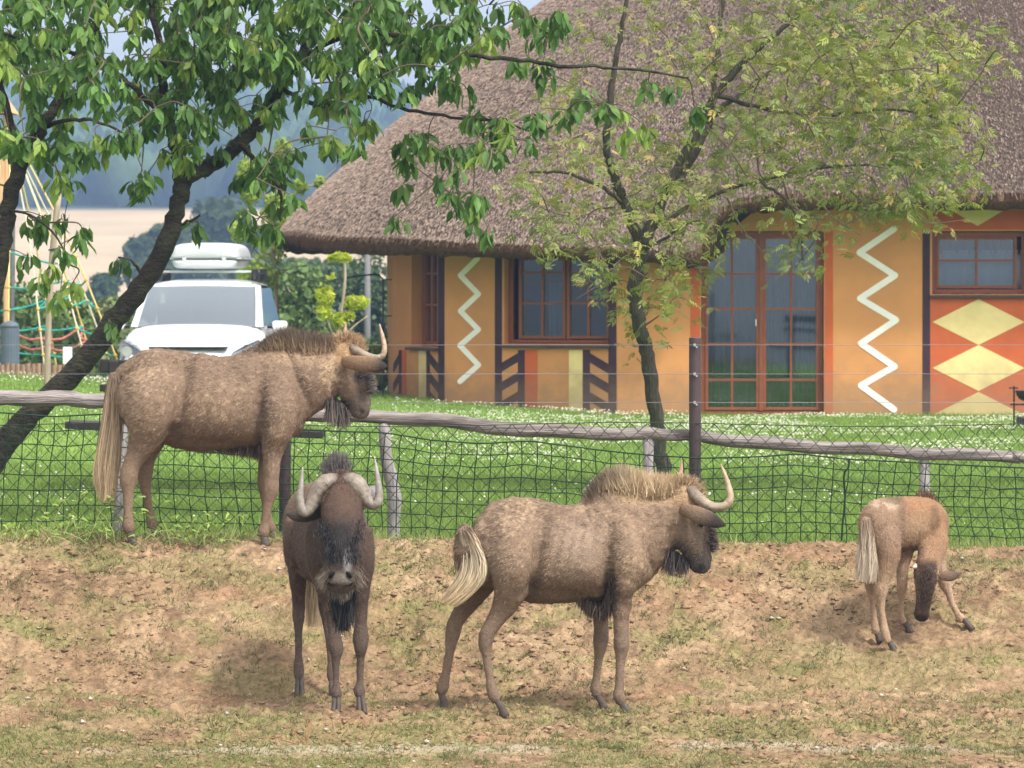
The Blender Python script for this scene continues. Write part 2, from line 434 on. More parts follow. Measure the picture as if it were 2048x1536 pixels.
# lawn
def lawn_col(V):
    P = V[:, :2]; n = fbm(P, .7, 3, 81)[:, None]; k = fbm(P, 5, 3, 82)[:, None]
    c = np.array([.12, .215, .04]) * (1 - n) + np.array([.19, .29, .06]) * n
    return c * (.75 + .5 * k)
def lawn_h(X, Y):
    P = np.stack([X.ravel(), Y.ravel()], 1)
    return (.03 * (fbm(P, 3, 3, 85) - .5) - .012 * (1 - sm(27.7, 28.1, P[:, 1]))).reshape(X.shape)
sheet('lawn', np.linspace(-13, 13, 190), np.linspace(27.75, 63, 300), 0, lawn_col, M['lawn'], lawn_h)

def blades(name, P, hgt, wid, c0, c1, lean=.5, m='blade', zf=None):
    """P (n,2) roots -> one triangle per blade"""
    n = len(P); z = gz(P[:, 0], P[:, 1]) + (zf(P[:, 0], P[:, 1]) if zf is not None else 0) - .006
    h = hgt * RNG.uniform(.55, 1.35, n); a = RNG.uniform(0, 2 * math.pi, n); l = RNG.normal(0, lean, (n, 2)) * h[:, None]
    wv = np.stack([np.cos(a), np.sin(a)], 1) * (wid * RNG.uniform(.6, 1.3, n))[:, None] / 2
    V = np.zeros((n, 3, 3))
    V[:, 0, :2] = P - wv; V[:, 1, :2] = P + wv; V[:, 2, :2] = P + l
    V[:, 0, 2] = z; V[:, 1, 2] = z; V[:, 2, 2] = z + h
    k = RNG.uniform(0, 1, (n, 1)); c = np.array(c0) * (1 - k) + np.array(c1) * k
    c = c * (.75 + .5 * fbm(P, .8, 3, 91)[:, None])
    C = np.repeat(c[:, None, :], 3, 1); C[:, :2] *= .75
    me = np_mesh(name, V.reshape(-1, 3), Ft=np.arange(3 * n).reshape(-1, 3), col=C.reshape(-1, 3))
    o = link(name, me, M[m]); return o
def scat(n, y0, y1, marg=1.04, pw=1.0, edge=.3):
    Y = y0 + (y1 - y0) * RNG.uniform(0, 1, n) ** pw
    X = RNG.uniform(-1, 1, n) * (1024 / F * Y * marg + edge)
    return np.stack([X, Y], 1)
P = np.vstack([scat(150000, 27.8, 38), scat(150000, 36, 57.6)])
inh = (P[:, 1] > 55.35) & (P[:, 0] > -.9)
P = P[~inh]
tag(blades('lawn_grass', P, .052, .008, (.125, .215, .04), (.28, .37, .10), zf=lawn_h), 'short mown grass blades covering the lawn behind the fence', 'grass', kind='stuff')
# clover flowers as small white heads
def blobs(name, P, r, m, col=None, zf=None, sq=.8, up=.03):
    n = len(P); rr = r * RNG.uniform(.6, 1.4, n)
    z = gz(P[:, 0], P[:, 1]) + (zf(P[:, 0], P[:, 1]) if zf is not None else 0) + up
    O = np.array([[1,0,0],[-1,0,0],[0,1,0],[0,-1,0],[0,0,1],[0,0,-1]], dtype=float) * np.array([1, 1, sq])
    T = np.array([[0,2,4],[2,1,4],[1,3,4],[3,0,4],[2,0,5],[1,2,5],[3,1,5],[0,3,5]])
    V = np.concatenate([P, z[:, None]], 1)[:, None, :] + O[None] * rr[:, None, None] * RNG.uniform(.5, 1.5, (n, 6, 1))
    Ft = (T[None] + (np.arange(n) * 6)[:, None, None]).reshape(-1, 3)
    C = None if col is None else np.repeat(col, 6, 0)
    me = np_mesh(name, V.reshape(-1, 3), Ft=Ft, col=C); return link(name, me, M[m], smooth=False)
P = np.vstack([scat(24000, 40, 57.4, pw=.75), scat(900, 30, 38, pw=.7)])
P = P[fbm(P, .8, 3, 95) + RNG.normal(0, .06, len(P)) > .54 - .06 * sm(46, 55, P[:, 1])]
P = P[~((P[:, 1] > 55.3) & (P[:, 0] > -.9))]
tag(blobs('clover_flowers', P, .0085, 'clover', zf=lawn_h, up=.055), 'white clover flowers dotted over the lawn', 'flowers', kind='stuff')

# grass growing on the paddock and at its upper edge, straw and clods
P = scat(180000, 21.6, 27.3, marg=1.15); g = grassy(P)
tuft = sm(.60, .72, fbm(P, 5.5, 3, 64))
P = P[RNG.uniform(0, 1, len(P)) < np.clip(g ** 1.3 * .55 + tuft * .35, 0, 1) ]
tag(blades('sparse_grass', P, .030, .007, (.13, .17, .05), (.33, .32, .14), lean=.9, zf=pad_rough), 'sparse yellow green grass growing through the trodden paddock soil', 'grass', kind='stuff')
T0 = scat(1500, 21.8, 27.2, marg=1.12); T0 = T0[fbm(T0, .9, 3, 67) + RNG.normal(0, .1, len(T0)) > .46]; tn = RNG.integers(12, 60, len(T0)); TP = np.repeat(T0, tn, 0); TP = TP + RNG.normal(0, 1, TP.shape) * np.repeat(RNG.uniform(.015, .05, len(T0)), tn)[:, None]
tag(blades('grass_tufts', TP, .026, .007, (.105, .13, .05), (.26, .26, .12), lean=.8, zf=pad_rough), 'low grey green grass tufts scattered over the trodden paddock', 'grass', kind='stuff')
P = scat(30000, 21.6, 27.3, marg=1.15)
tag(blades('dry_straw', P, .022, .008, (.36, .26, .15), (.55, .42, .27), lean=2.2, zf=pad_rough), 'dry straw bits lying on the paddock soil', 'straw', kind='stuff')
P = scat(12000, 27.0, 28.25, marg=1.1); P = P[fbm(P, 2.0, 3, 66) + .35 * sm(-1.0, -3.2, P[:, 0]) + .22*sm(27.0,27.9,P[:,1]) > .55]
tag(blades('verge_grass', P, .065, .007, (.17, .25, .05), (.45, .45, .20), lean=.55, zf=lambda x, y: pad_rough(x, y) * (y < 27.9)), 'taller straggly grass along the foot of the fence', 'grass', kind='stuff')
P = scat(20000, 21.7, 27.6, marg=1.12); P = P[sm(.45, .62, vn(P, .8, 51)) + RNG.uniform(-.6, .5, len(P)) > .3]
kc = RNG.uniform(.65, 1.6, (len(P), 1)); P = P + RNG.normal(0, .01, P.shape)
tag(blobs('soil_clods', P, .0075 * RNG.uniform(.4, 1.6, len(P)) ** 2, 'clod', col=np.array([.25, .162, .10]) * kc, zf=pad_rough, sq=.5, up=.002), 'loose brown clods lying on the paddock soil', 'clods', kind='stuff')
P = scat(60, 22.0, 27.2, marg=1.0)
tag(blobs('pale_stones', P, .015, 'clod', col=np.tile([.50, .42, .34], (len(P), 1)), zf=pad_rough, sq=.6, up=.01), 'small pale stones lying on the paddock soil', 'stones', kind='stuff')

# forest on the far hillside: one mass
def forest():
    n = 9000
    Y = RNG.uniform(645, 1205, n); X = RNG.uniform(-1, 1, n) * (60 + .16 * Y)
    z = gz(X, Y); h = RNG.uniform(6, 11, n); r = h * RNG.uniform(.24, .42, n)
    an = np.linspace(0, 2 * math.pi, 6, endpoint=False)
    prof = [(.0, .15), (1.0, .22), (.62, .55), (.0, 1.0)]
    V = []; 
    con = RNG.uniform(0, 1, n) < .6
    k1 = np.where(con, .55, .95)
    rings = [(np.full(n, .55), np.zeros(n)), (np.where(con, 1.0, .95), np.full(n, .25)), (k1, np.where(con, .58, .68)), (np.full(n, .06), np.ones(n))]
    for rr, hh in rings:
        j = RNG.uniform(.75, 1.25, (n, 6))
        V.append(np.stack([X[:, None] + np.cos(an) * (r * rr)[:, None] * j, Y[:, None] + np.sin(an) * (r * rr)[:, None] * j, np.repeat((z + h * hh)[:, None], 6, 1)], 2))
    V = np.concatenate(V, 1)           # n, 24, 3
    q = []
    for i in range(3):
        for k in range(6): q.append((i*6+k, i*6+(k+1) % 6, (i+1)*6+(k+1) % 6, (i+1)*6+k))
    Q = (np.array(q)[None] + (np.arange(n) * 24)[:, None, None]).reshape(-1, 4)
    c = np.array([.05, .08, .035]) * (1 - con[:, None]) * 1.15 + np.array([.034, .058, .036]) * con[:, None]
    c = c * RNG.uniform(.7, 1.4, (n, 1))
    me = np_mesh('forest', V.reshape(-1, 3), Q, col=np.repeat(c, 24, 0))
    o = link('forest', me, M['forest'])
    tag(o, 'dark wooded hillside far behind the pale field', 'forest', kind='stuff')
forest()

# haze over the valley
hm = bpy.data.materials.new('haze_air'); hm.use_nodes = True; t = hm.node_tree; t.nodes.clear()
pv = t.nodes.new('ShaderNodeVolumePrincipled'); o_ = t.nodes.new('ShaderNodeOutputMaterial')
pv.inputs['Color'].default_value = (.44, .64, 1.0, 1); pv.inputs['Density'].default_value = .00066; pv.inputs['Anisotropy'].default_value = 0.0
t.links.new(pv.outputs[0], o_.inputs['Volume'])
hz = MB().box((0, 615, 28), (1240, 1290, 84)).build('haze', hm)
tag(hz, 'blue air haze lying over the valley', 'haze', kind='stuff')

# ------------------------------------------------------------------ thatched house
HYF = 55.5
PA = Vector((-1.46, 57.8)); PB = Vector((-.798, 56.3)); PC = Vector((1.24, 55.5)); PD = Vector((11.0, 55.5))
house = thing('thatched_house', 'ochre painted round cornered house under a brown thatched roof', 'house', (2.0, 57, 0))

class Facet:
    def __init__(s, a, b, x0, x1):
        s.a, s.b = a, b; s.L = (b - a).length; s.t = (b - a).normalized(); s.n = Vector((s.t.y, -s.t.x)); s.x0, s.x1 = x0, x1
    def W(s, u, z, o=0.0):
        p = s.a + s.t * u + s.n * o; return Vector((p.x, p.y, z))
    def u(s, x):          # distance along the wall of the point that photo column x shows
        k = (x - 1024) / F
        return (k * s.a.y - s.a.x) / (s.t.x - k * s.t.y)
    def z(s, x, y):
        Y = s.a.y + s.t.y * s.u(x); return ZC - (y - HY) * Y / F
    def box(s, mb, u0, u1, z0, z1, o0, o1, col=(1, 1, 1)):
        mb.hexa([s.W(u, z, o) for z in (z0, z1) for o in (o1, o0) for u in (u0, u1)], col)
    def pbox(s, mb, x0, x1, y0, y1, o0, o1):     # same with photo columns and rows
        u0, u1 = s.u(x0), s.u(x1); xm = (x0 + x1) / 2
        s.box(mb, u0, u1, s.z(xm, y1), s.z(xm, y0), o0, o1)
    def poly(s, mb, pts, o0, o1):
        n = len(pts); V = [s.W(s.u(x), s.z(x, y), o) for o in (o0, o1) for x, y in pts]
        mb.add(V, [tuple(range(n)), tuple(range(n, 2 * n))[::-1]] + [(i, n + i, n + (i + 1) % n, (i + 1) % n) for i in range(n)])
def wall(f, ztop, holes, name='wall', th=.3):
    us = sorted({0, f.L} | {h[0] for h in holes} | {h[1] for h in holes}); zs = sorted({-.35, ztop} | {h[2] for h in holes} | {h[3] for h in holes})
    mb = MB()
    V = []; idx = {}
    def vid(i, j, k):
        if (i, j, k) not in idx: idx[(i, j, k)] = len(V); V.append(f.W(us[i], zs[j], 0 if k == 0 else -th))
        return idx[(i, j, k)]
    solid = lambda i, j: 0 <= i < len(us) - 1 and 0 <= j < len(zs) - 1 and not any(h[0] - 1e-6 <= us[i] < h[1] - 1e-6 and h[2] - 1e-6 <= zs[j] < h[3] - 1e-6 for h in holes)
    Fs = []
    for i in range(len(us) - 1):
        for j in range(len(zs) - 1):
            if not solid(i, j): continue
            Fs.append((vid(i,j,0), vid(i+1,j,0), vid(i+1,j+1,0), vid(i,j+1,0)))
            Fs.append((vid(i,j,1), vid(i,j+1,1), vid(i+1,j+1,1), vid(i+1,j,1)))
            if not solid(i-1, j): Fs.append((vid(i,j,0), vid(i,j+1,0), vid(i,j+1,1), vid(i,j,1)))
            if not solid(i+1, j): Fs.append((vid(i+1,j,0), vid(i+1,j,1), vid(i+1,j+1,1), vid(i+1,j+1,0)))
            if not solid(i, j-1): Fs.append((vid(i,j,0), vid(i,j,1), vid(i+1,j,1), vid(i+1,j,0)))
            if not solid(i, j+1): Fs.append((vid(i,j+1,0), vid(i+1,j+1,0), vid(i+1,j+1,1), vid(i,j+1,1)))
    mb.add(V, Fs); return mb.build(name, M['plaster'], house)

fl, fm_, ff = Facet(PA, PB, 785, 890), Facet(PB, PC, 890, 1235), Facet(PC, PD, 1235, 2200)
def hole(f, x0, x1, y0, y1):
    xm = (x0 + x1) / 2; return (f.u(x0), f.u(x1), f.z(xm, y1), f.z(xm, y0))
wall(fl, 2.3, [hole(fl, 823, 877, 500, 693)])
wall(fm_, 2.45, [hole(fm_, 1008, 1219, 505, 688)])
wall(ff, 2.95, [(0, ff.u(1442), 2.4, 2.95), (ff.u(1402), ff.u(1648), .0, ff.z(1500, 462)), hole(ff, 1864, 2056, 462, 588)])
# rest of the shell (side and back), with dark rooms behind the windows
side = [Vector((-1.46, 57.8)), Vector((-1.6, 60.5)), Vector((-1.4, 64)), Vector((-.6, 66.5)), Vector((10.5, 66.5)), Vector((11.6, 62)), Vector((11.0, 55.5))]
mb = MB()
for a, b in zip(side[:-1], side[1:]):
    t = (b - a).normalized(); n = Vector((t.y, -t.x)) * .3
    mb.hexa([(p.x + q.x, p.y + q.y, z) for z in (-.35, 2.4) for q in (Vector((0, 0)), n) for p in (a, b)])
mb.build('wall', M['plaster'], house)
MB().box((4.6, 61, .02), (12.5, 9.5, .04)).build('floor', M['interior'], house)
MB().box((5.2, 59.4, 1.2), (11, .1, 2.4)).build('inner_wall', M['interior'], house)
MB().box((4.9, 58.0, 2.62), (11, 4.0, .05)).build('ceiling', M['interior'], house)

def painted(name, f, polys, m, o1=.005, o0=-.01):
    mb = MB()
    for p in polys: f.poly(mb, p, o0, o1)
    return mb.build(name, M[m], house)
def rect(x0, x1, y0, y1): return [(x0, y1), (x1, y1), (x1, y0), (x0, y0)]
def zigzag(f, pts, wpx):
    mb = MB(); P = [f.W(f.u(x), f.z(x, y), .003) for x, y in pts]; r = wpx / 2 / 170
    for k, (a, b) in enumerate(zip(P[:-1], P[1:])):
        up = f.n.to_3d(); mb.bar(a, b, 2 * r, .006 + .0016 * (k % 2), up=up)
    for p in P:
        mb.tube([p - f.n.to_3d() * .004, p + f.n.to_3d() * .0026], r, 14)
    return mb.build('zigzag_stripe', M['white_paint'], house)
zigzag(fm_, [(955, 517), (921, 551), (957, 588), (921, 622), (957, 659), (920, 691), (957, 730), (920, 763)], 11)
zigzag(ff, [(1788, 458), (1719, 505), (1790, 551), (1720, 597), (1792, 640), (1722, 687), (1789, 733), (1722, 771), (1788, 819)], 12.5)
for f, x0, x1, y0, y1 in ((fm_, 990, 1004, 500, 826), (fm_, 1217, 1233, 520, 836), (ff, 1845, 1860, 462, 840), (fl, 877, 889, 500, 815)):
    painted('upright_band', f, [rect(x0, x1, y0, y1)], 'purple_paint')
def ladder(f, xa, xb, y_in, y_out, step, th, n, ybot, outer):
    """slanting rungs between a window band and an inner upright"""
    for k in range(n):
        a, b = y_in + k * step, y_out + k * step
        if max(a, b) + th > ybot + 22: break
        painted('slanting_rung', f, [[(xa, a + th), (xb, b + th), (xb, b), (xa, a)]], 'purple_paint')
ladder(fm_, 1004, 1036, 725, 706, 38.5, 18, 3, 822, 0)
painted('upright_band', fm_, [rect(1036, 1050, 700, 830)], 'purple_paint')
painted('painted_stripe', fm_, [rect(1050, 1075, 700, 832)], 'red_paint')
painted('painted_stripe', fm_, [rect(1138, 1165, 700, 834)], 'yellow_paint')
painted('upright_band', fm_, [rect(1166, 1180, 700, 834)], 'purple_paint')
ladder(fm_, 1180, 1217, 706, 728, 39, 19, 3, 826, 0)
painted('upright_band', fl, [rect(853.5, 860, 700, 815)], 'purple_paint')
ladder(fl, 860, 877, 706, 728, 38, 20, 3, 806, 0)
painted('painted_stripe', fl, [rect(838, 852, 700, 812)], 'yellow_paint')
painted('painted_stripe', fl, [rect(804, 813, 700, 810)], 'red_paint')
painted('upright_band', fl, [rect(798, 803.5, 700, 808)], 'purple_paint')
ladder(fl, 787, 798, 728, 708, 38, 18, 3, 806, 0)
painted('painted_stripe', ff, [rect(1381, 1400, 468, 838)], 'red_paint')
painted('painted_stripe', ff, [rect(1650, 1666, 462, 838)], 'red_paint')
painted('painted_panel', ff, [rect(1860.5, 2070, 597, 842)], 'red_paint')
painted('painted_panel', ff, [rect(1861, 2070, 420, 459)], 'red_paint')
for yc in (644, 736, 830):
    painted('painted_diamond', ff, [[(1865, yc), (1957, yc + 46), (2049, yc), (1957, yc - 46)]], 'yellow_paint', .009, .0)
painted('painted_triangle', ff, [[(1955, 452), (2008, 420), (1902, 420)]], 'yellow_paint', .009, .0)
painted('painted_triangle', ff, [[(1472, 453), (1512, 418), (1435, 418)]], 'black')
painted('painted_triangle', ff, [[(1590, 440), (1640, 415), (1540, 415)]], 'yellow_paint')

def window(f, x0, x1, y0, y1, sashes, cols, rows_y, dep=.13, fr=8, name='window', blind=None, sill=True):
    """frame set back in the opening; sashes = list of (x0, x1); rows_y = glazing bar rows"""
    mb = MB()
    f.pbox(mb, x0, x0 + fr, y0, y1, -dep - .06, -dep); f.pbox(mb, x1 - fr, x1, y0, y1, -dep - .06, -dep)
    f.pbox(mb, x0 + fr, x1 - fr, y0, y0 + fr, -dep - .06, -dep + .002); f.pbox(mb, x0 + fr, x1 - fr, y1 - fr * .8, y1, -dep - .06, -dep + .002)
    wn = mb.build(name, M['window_wood'], house, bevel=.004)
    for a, b in sashes:
        s = 6; mb = MB()
        f.pbox(mb, a, a + s, y0 + fr, y1 - fr, -dep - .05, -dep + .015); f.pbox(mb, b - s, b, y0 + fr, y1 - fr, -dep - .05, -dep + .015)
        f.pbox(mb, a + s, b - s, y1 - fr - s, y1 - fr, -dep - .05, -dep + .013); f.pbox(mb, a + s, b - s, y0 + fr, y0 + fr + s, -dep - .05, -dep + .013)
        mb.build('sash', M['window_wood'], wn, bevel=.004)
        xs = [a + s + (b - a - 2 * s) * k / cols for k in range(cols + 1)]; ys = [y0 + fr + s] + list(rows_y) + [y1 - fr - s]
        for xm in xs[1:-1]:
            mb = MB(); f.pbox(mb, xm - 2.2, xm + 2.2, ys[0], ys[-1], -dep - .04, -dep + .006); mb.build('glazing_bar', M['window_wood'], wn)
        for ym in ys[1:-1]:
            mb = MB(); f.pbox(mb, a + s, b - s, ym - 2.2, ym + 2.2, -dep - .04, -dep + .008); mb.build('glazing_bar', M['window_wood'], wn)
        for i in range(cols):
            for j in range(len(ys) - 1):
                mb = MB(); f.pbox(mb, xs[i], xs[i + 1], ys[j], ys[j + 1], -dep - .027, -dep - .022); mb.build('pane', M['glass'], wn)
    if sill:
        mb = MB(); f.pbox(mb, x0 - 4, x1 + 3, y1 + 3, y1 + 9, -dep, .07); mb.build('window_sill', M['sill'], wn, bevel=.006)
    return wn
window(fm_, 1009, 1218, 506, 687, [(1030, 1124), (1126, 1212)], 2, (545, 607), fr=9)
window(fl, 824, 876, 501, 692, [(827, 862), (863, 874)], 2, (547, 610), fr=3)
window(ff, 1865, 2055, 463, 587, [(1874, 2036)], 2, (521,), fr=10)
door = window(ff, 1403, 1647, 463, 830, [(1411, 1519), (1527, 1639)], 2, (548, 618, 688, 760), fr=9, name='french_door', sill=False, dep=.10)
mb = MB(); ff.pbox(mb, 1519, 1527, 472, 822, -.15, -.075); mb.build('meeting_stile', M['window_wood'], door)
mb = MB(); mb.tube([ff.W(ff.u(1512), ff.z(1512, 640), -.08), ff.W(ff.u(1512), ff.z(1512, 640), -.03), ff.W(ff.u(1512), ff.z(1512, 652), -.03)], .009, 8); mb.build('door_handle', M['bolt'], door)

def curtain(f, x0, x1, y0, y1, dep, m, label, folds=9, amp=.03):
    n = folds * 6; u0, u1 = f.u(x0), f.u(x1); xm = (x0 + x1) / 2; z0, z1 = f.z(xm, y1), f.z(xm, y0)
    V = []; Fs = []
    for i in range(n + 1):
        u = u0 + (u1 - u0) * i / n; o = -dep + amp * math.sin(i / n * folds * 2 * math.pi + .7 * math.sin(i * .31))
        V += [f.W(u, z0 + .015 * math.sin(i * .8), o), f.W(u, z1, o * 1.0)]
    for i in range(n): Fs.append((2*i, 2*i+2, 2*i+3, 2*i+1))
    o = MB().add(V, Fs).build('curtain', M[m], None, smooth=True)
    s = o.modifiers.new('cloth', 'SOLIDIFY'); s.thickness = .004
    tag(o, label, 'curtain')
curtain(ff, 1406, 1440, 468, 826, .36, 'curtain', 'pale curtain gathered at the left edge of the french door', 4)
curtain(ff, 1596, 1646, 468, 826, .36, 'curtain', 'pale curtain gathered at the right edge of the french door', 5)
curtain(ff, 1528, 1560, 468, 826, .40, 'curtain', 'narrow pale curtain strip in the middle of the french door', 3)
curtain(ff, 1872, 2050, 470, 507, .26, 'eave_reflection', 'dark strip imitating the eave reflection high in the small right window', 16, .02)  # added dark strip: imitates the eave mirrored in the upper panes
curtain(ff, 1872, 2050, 500, 588, .24, 'curtain_reflection', 'pale blue sheet imitating sky reflection in the lower panes of the small right window', 7, .02)  # added pale sheet: sky reflection of the lower panes put into its colour
curtain(ff, 1404, 1648, 466, 828, .55, 'curtain', 'wide sheer pale curtain hanging across the inside of the french door', 22, .02)
curtain(fm_, 1076, 1122, 566, 684, .36, 'curtain_reflection', 'pale blue curtain behind the lower left panes of the wide window', 4)

# ------------------------------------------------------------------ thatched roof (closed loft from the eave to the ridge)
ev = [  # photo column, row of upper lip, row of lower lip, depth
    (600, 459, 496, 57.6), (650, 468, 503, 56.7), (720, 471, 508, 56.0), (800, 474, 511, 55.5), (900, 480, 513, 55.2), (1004, 485, 516, 55.0), (1110, 489, 520, 54.9),
    (1209, 492, 523, 54.8), (1300, 496, 527, 54.75), (1375, 502, 534, 54.7), (1400, 488, 536, 54.7), (1425, 440, 478, 54.7), (1452, 406, 440, 54.7), (1495, 391, 427, 54.7), (1560, 385, 421, 54.7), (1700, 384, 420, 54.7), (1900, 385, 421, 54.7), (2100, 386, 422, 54.7), (2500, 386, 422, 54.7)]
EU = []; EL = []
for z, p in ((2.15, (-2.2, 68.0)), (2.15, (-2.95, 66)), (2.18, (-3.1, 63))):
    EU.append((p[0], p[1], z)); EL.append((p[0] + .08, p[1] - .05, z - .23))
EU.append(tuple(px(567, 460, 60))); EL.append(tuple(px(572, 488, 60)))
EU.append(tuple(px(577, 458, 58.6))); EL.append(tuple(px(584, 491, 58.7)))
for x, yu, yl, Y in ev: EU.append(tuple(px(x, yu, Y))); EL.append(tuple(px(x, yl, Y + .07)))
for p in ((12.6, 54.9), (13.0, 58), (13.0, 65), (12.4, 68), (5, 68.2)):
    EU.append((p[0], p[1], 2.5)); EL.append((p[0] - .05, p[1], 2.27))
EU.append(EU[0]); EL.append(EL[0])
EU = crom(np.array(EU), 7); EL = crom(np.array(EL), 7); NU = len(EU)
tw = RNG.normal(0, .012, (NU, 3)); tw[-1] = tw[0]
RL, RR = np.array([2.7, 61.4, 6.85]), np.array([9.2, 61.4, 6.85])
def tgt(e):
    k = np.clip((e[:, 0] - 1.0) / 11.0, 0, 1)[:, None]; return RL * (1 - k) + RR * k
TG = tgt(EU)
NVr = 26
vs = np.linspace(0, 1, NVr) ** 1.15
def roof_pt(ui, v):
    """ui float index along the eave, v 0..1 towards the ridge"""
    i = np.clip(np.floor(ui).astype(int), 0, NU - 2); f = (ui - i)[:, None]
    e = EU[i] * (1 - f) + EU[i + 1] * f; g = TG[i] * (1 - f) + TG[i + 1] * f
    p = e + (g - e) * v[:, None]
    p[:, 2] += .10 * np.sin(math.pi * np.clip(v, 0, 1)) + .11 * np.clip(1 - np.exp(-v * 28), 0, 1)
    return p
ii, vv = np.meshgrid(np.arange(NU, dtype=float), vs)
RP = roof_pt(ii.ravel(), vv.ravel()); RP[:, 2] += .025 * (fbm(RP, 2.2, 3, 101) - .5) * (vv.ravel() < .98)
idx = np.arange(NVr * NU).reshape(NVr, NU)
RQ = np.stack([idx[:-1, :-1].ravel(), idx[:-1, 1:].ravel(), idx[1:, 1:].ravel(), idx[1:, :-1].ravel()], 1)
roof = link('thatched_roof', np_mesh('thatched_roof', RP, RQ), M['thatch'], house, smooth=True)
cen = np.array([4.5, 61.4, 0])
inner = EL + (cen - EL) * .22; inner[:, 2] = EL[:, 2] + .30
lipM = (EU + EL) / 2 + np.stack([(EU - cen)[:, 0] * .004, (EU - cen)[:, 1] * .008, np.zeros(NU)], 1)
jit = RNG.normal(0, .010, (NU, 3)); jit[-1] = jit[0]
SP = np.vstack([EU, lipM + jit, EL + jit, inner]); idx = np.arange(4 * NU).reshape(4, NU)
SQ = np.stack([idx[:-1, :-1].ravel(), idx[1:, :-1].ravel(), idx[1:, 1:].ravel(), idx[:-1, 1:].ravel()], 1)
link('thatch_edge', np_mesh('thatch_edge', SP, SQ), M['thatch_cut'], roof, smooth=True)
# reeds: short ribbons lying down the slope
def reeds():
    n = 300000
    ui = RNG.uniform(14, NU * .80, n); v = RNG.uniform(-.004, .97, n) ** 1.25 if False else np.abs(RNG.uniform(-.004, .97, n)) ** 1.1
    p = roof_pt(ui, v); q = roof_pt(ui + RNG.normal(0, .12, n), v + .02)
    ok = (np.abs(p[:, 0] / p[:, 1] * F) < 1140) & (p[:, 1] < 63) & (p[:, 2] < 1.7 + 560 / F * p[:, 1] + .3)
    p, q = p[ok], q[ok]; n = len(p)
    d = norm(p - q) ; L = RNG.uniform(.025, .065, n)[:, None]; W = RNG.uniform(.004, .009, n)[:, None]
    d = norm(d + RNG.normal(0, .16, (n, 3)))
    side = norm(np.cross(d, np.array([0, -.6, .8]))); up = norm(np.cross(side, d)); up *= np.sign(up[:, 2:3])
    a = p + up * .012; b = p + d * L + up * RNG.uniform(.008, .024, n)[:, None]
    V = np.stack([a - side * W / 2, a + side * W / 2, b + side * W / 2, b - side * W / 2], 1)
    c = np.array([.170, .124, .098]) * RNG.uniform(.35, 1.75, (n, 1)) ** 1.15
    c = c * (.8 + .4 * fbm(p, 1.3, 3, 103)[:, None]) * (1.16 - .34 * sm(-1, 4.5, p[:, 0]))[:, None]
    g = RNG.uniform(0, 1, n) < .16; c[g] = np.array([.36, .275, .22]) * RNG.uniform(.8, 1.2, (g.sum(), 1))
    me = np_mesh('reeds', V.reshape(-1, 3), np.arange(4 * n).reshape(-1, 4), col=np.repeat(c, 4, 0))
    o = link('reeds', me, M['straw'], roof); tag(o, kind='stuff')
    # fringe hanging at the lip
    n = 16000
    ui = RNG.uniform(14, NU * .80, n); p = roof_pt(ui, np.abs(RNG.normal(0, .004, n)))
    i = np.clip(np.floor(ui).astype(int), 0, NU - 2); dn = norm(EL[i] - EU[i])
    out = norm((EU[i] - cen) * np.array([1, 1, 0]))
    p = p + out * RNG.uniform(-.02, .015, n)[:, None]
    L = RNG.uniform(.03, .11, n)[:, None]; d = norm(dn + out * .35 + RNG.normal(0, .2, (n, 3))); s = norm(np.cross(d, out)) * .005
    V = np.stack([p - s, p + s, p + d * L + s * .5, p + d * L - s * .5], 1)
    c = np.array([.26, .16, .11]) * RNG.uniform(.5, 1.5, (n, 1))
    me = np_mesh('reed_fringe', V.reshape(-1, 3), np.arange(4 * n).reshape(-1, 4), col=np.repeat(c, 4, 0))
    tag(link('reed_fringe', me, M['straw'], roof), kind='stuff')
reeds()
# ------------------------------------------------------------------ wildebeest
def strands(name, P, D, L, wid, c0, c1, parent, droop=.3, segs=3, curl=.15, mat_='hair', stuff=False):
    """hair: n ribbons from roots P along D, bending down by droop"""
    P = np.asarray(P, dtype=float); n = len(P); D = norm(D); L = np.broadcast_to(np.asarray(L, dtype=float), (n,))
    wid = np.broadcast_to(np.asarray(wid, dtype=float), (n,))
    r = RNG.normal(0, 1, (n, 3)); S = norm(np.cross(D, r)); pts = [P]; d = D.copy()
    k = RNG.normal(0, curl, (n, 3))
    for s in range(segs):
        d = norm(d + np.array([0, 0, -droop]) + k); pts.append(pts[-1] + d * (L / segs)[:, None])
    V = np.zeros((n, (segs + 1) * 2, 3)); C = np.zeros((n, (segs + 1) * 2, 3))
    c0 = np.broadcast_to(np.asarray(c0, dtype=float), (n, 3)); c1 = np.broadcast_to(np.asarray(c1, dtype=float), (n, 3)); rv = RNG.uniform(.72, 1.28, (n, 1))
    for s in range(segs + 1):
        t = s / segs; ww = (wid * (1 - .85 * t) / 2)[:, None]
        V[:, 2*s] = pts[s] - S * ww; V[:, 2*s+1] = pts[s] + S * ww
        C[:, 2*s] = C[:, 2*s+1] = (c0 * (1 - t) + c1 * t) * rv
    m = (segs + 1) * 2; q = np.array([[2*s, 2*s+1, 2*s+3, 2*s+2] for s in range(segs)])
    Q = (q[None] + (np.arange(n) * m)[:, None, None]).reshape(-1, 4)
    me = np_mesh(name, V.reshape(-1, 3), Q, col=C.reshape(-1, 3))
    o = link(name, me, M[mat_], parent)
    if stuff: o['kind'] = 'stuff'
    return o

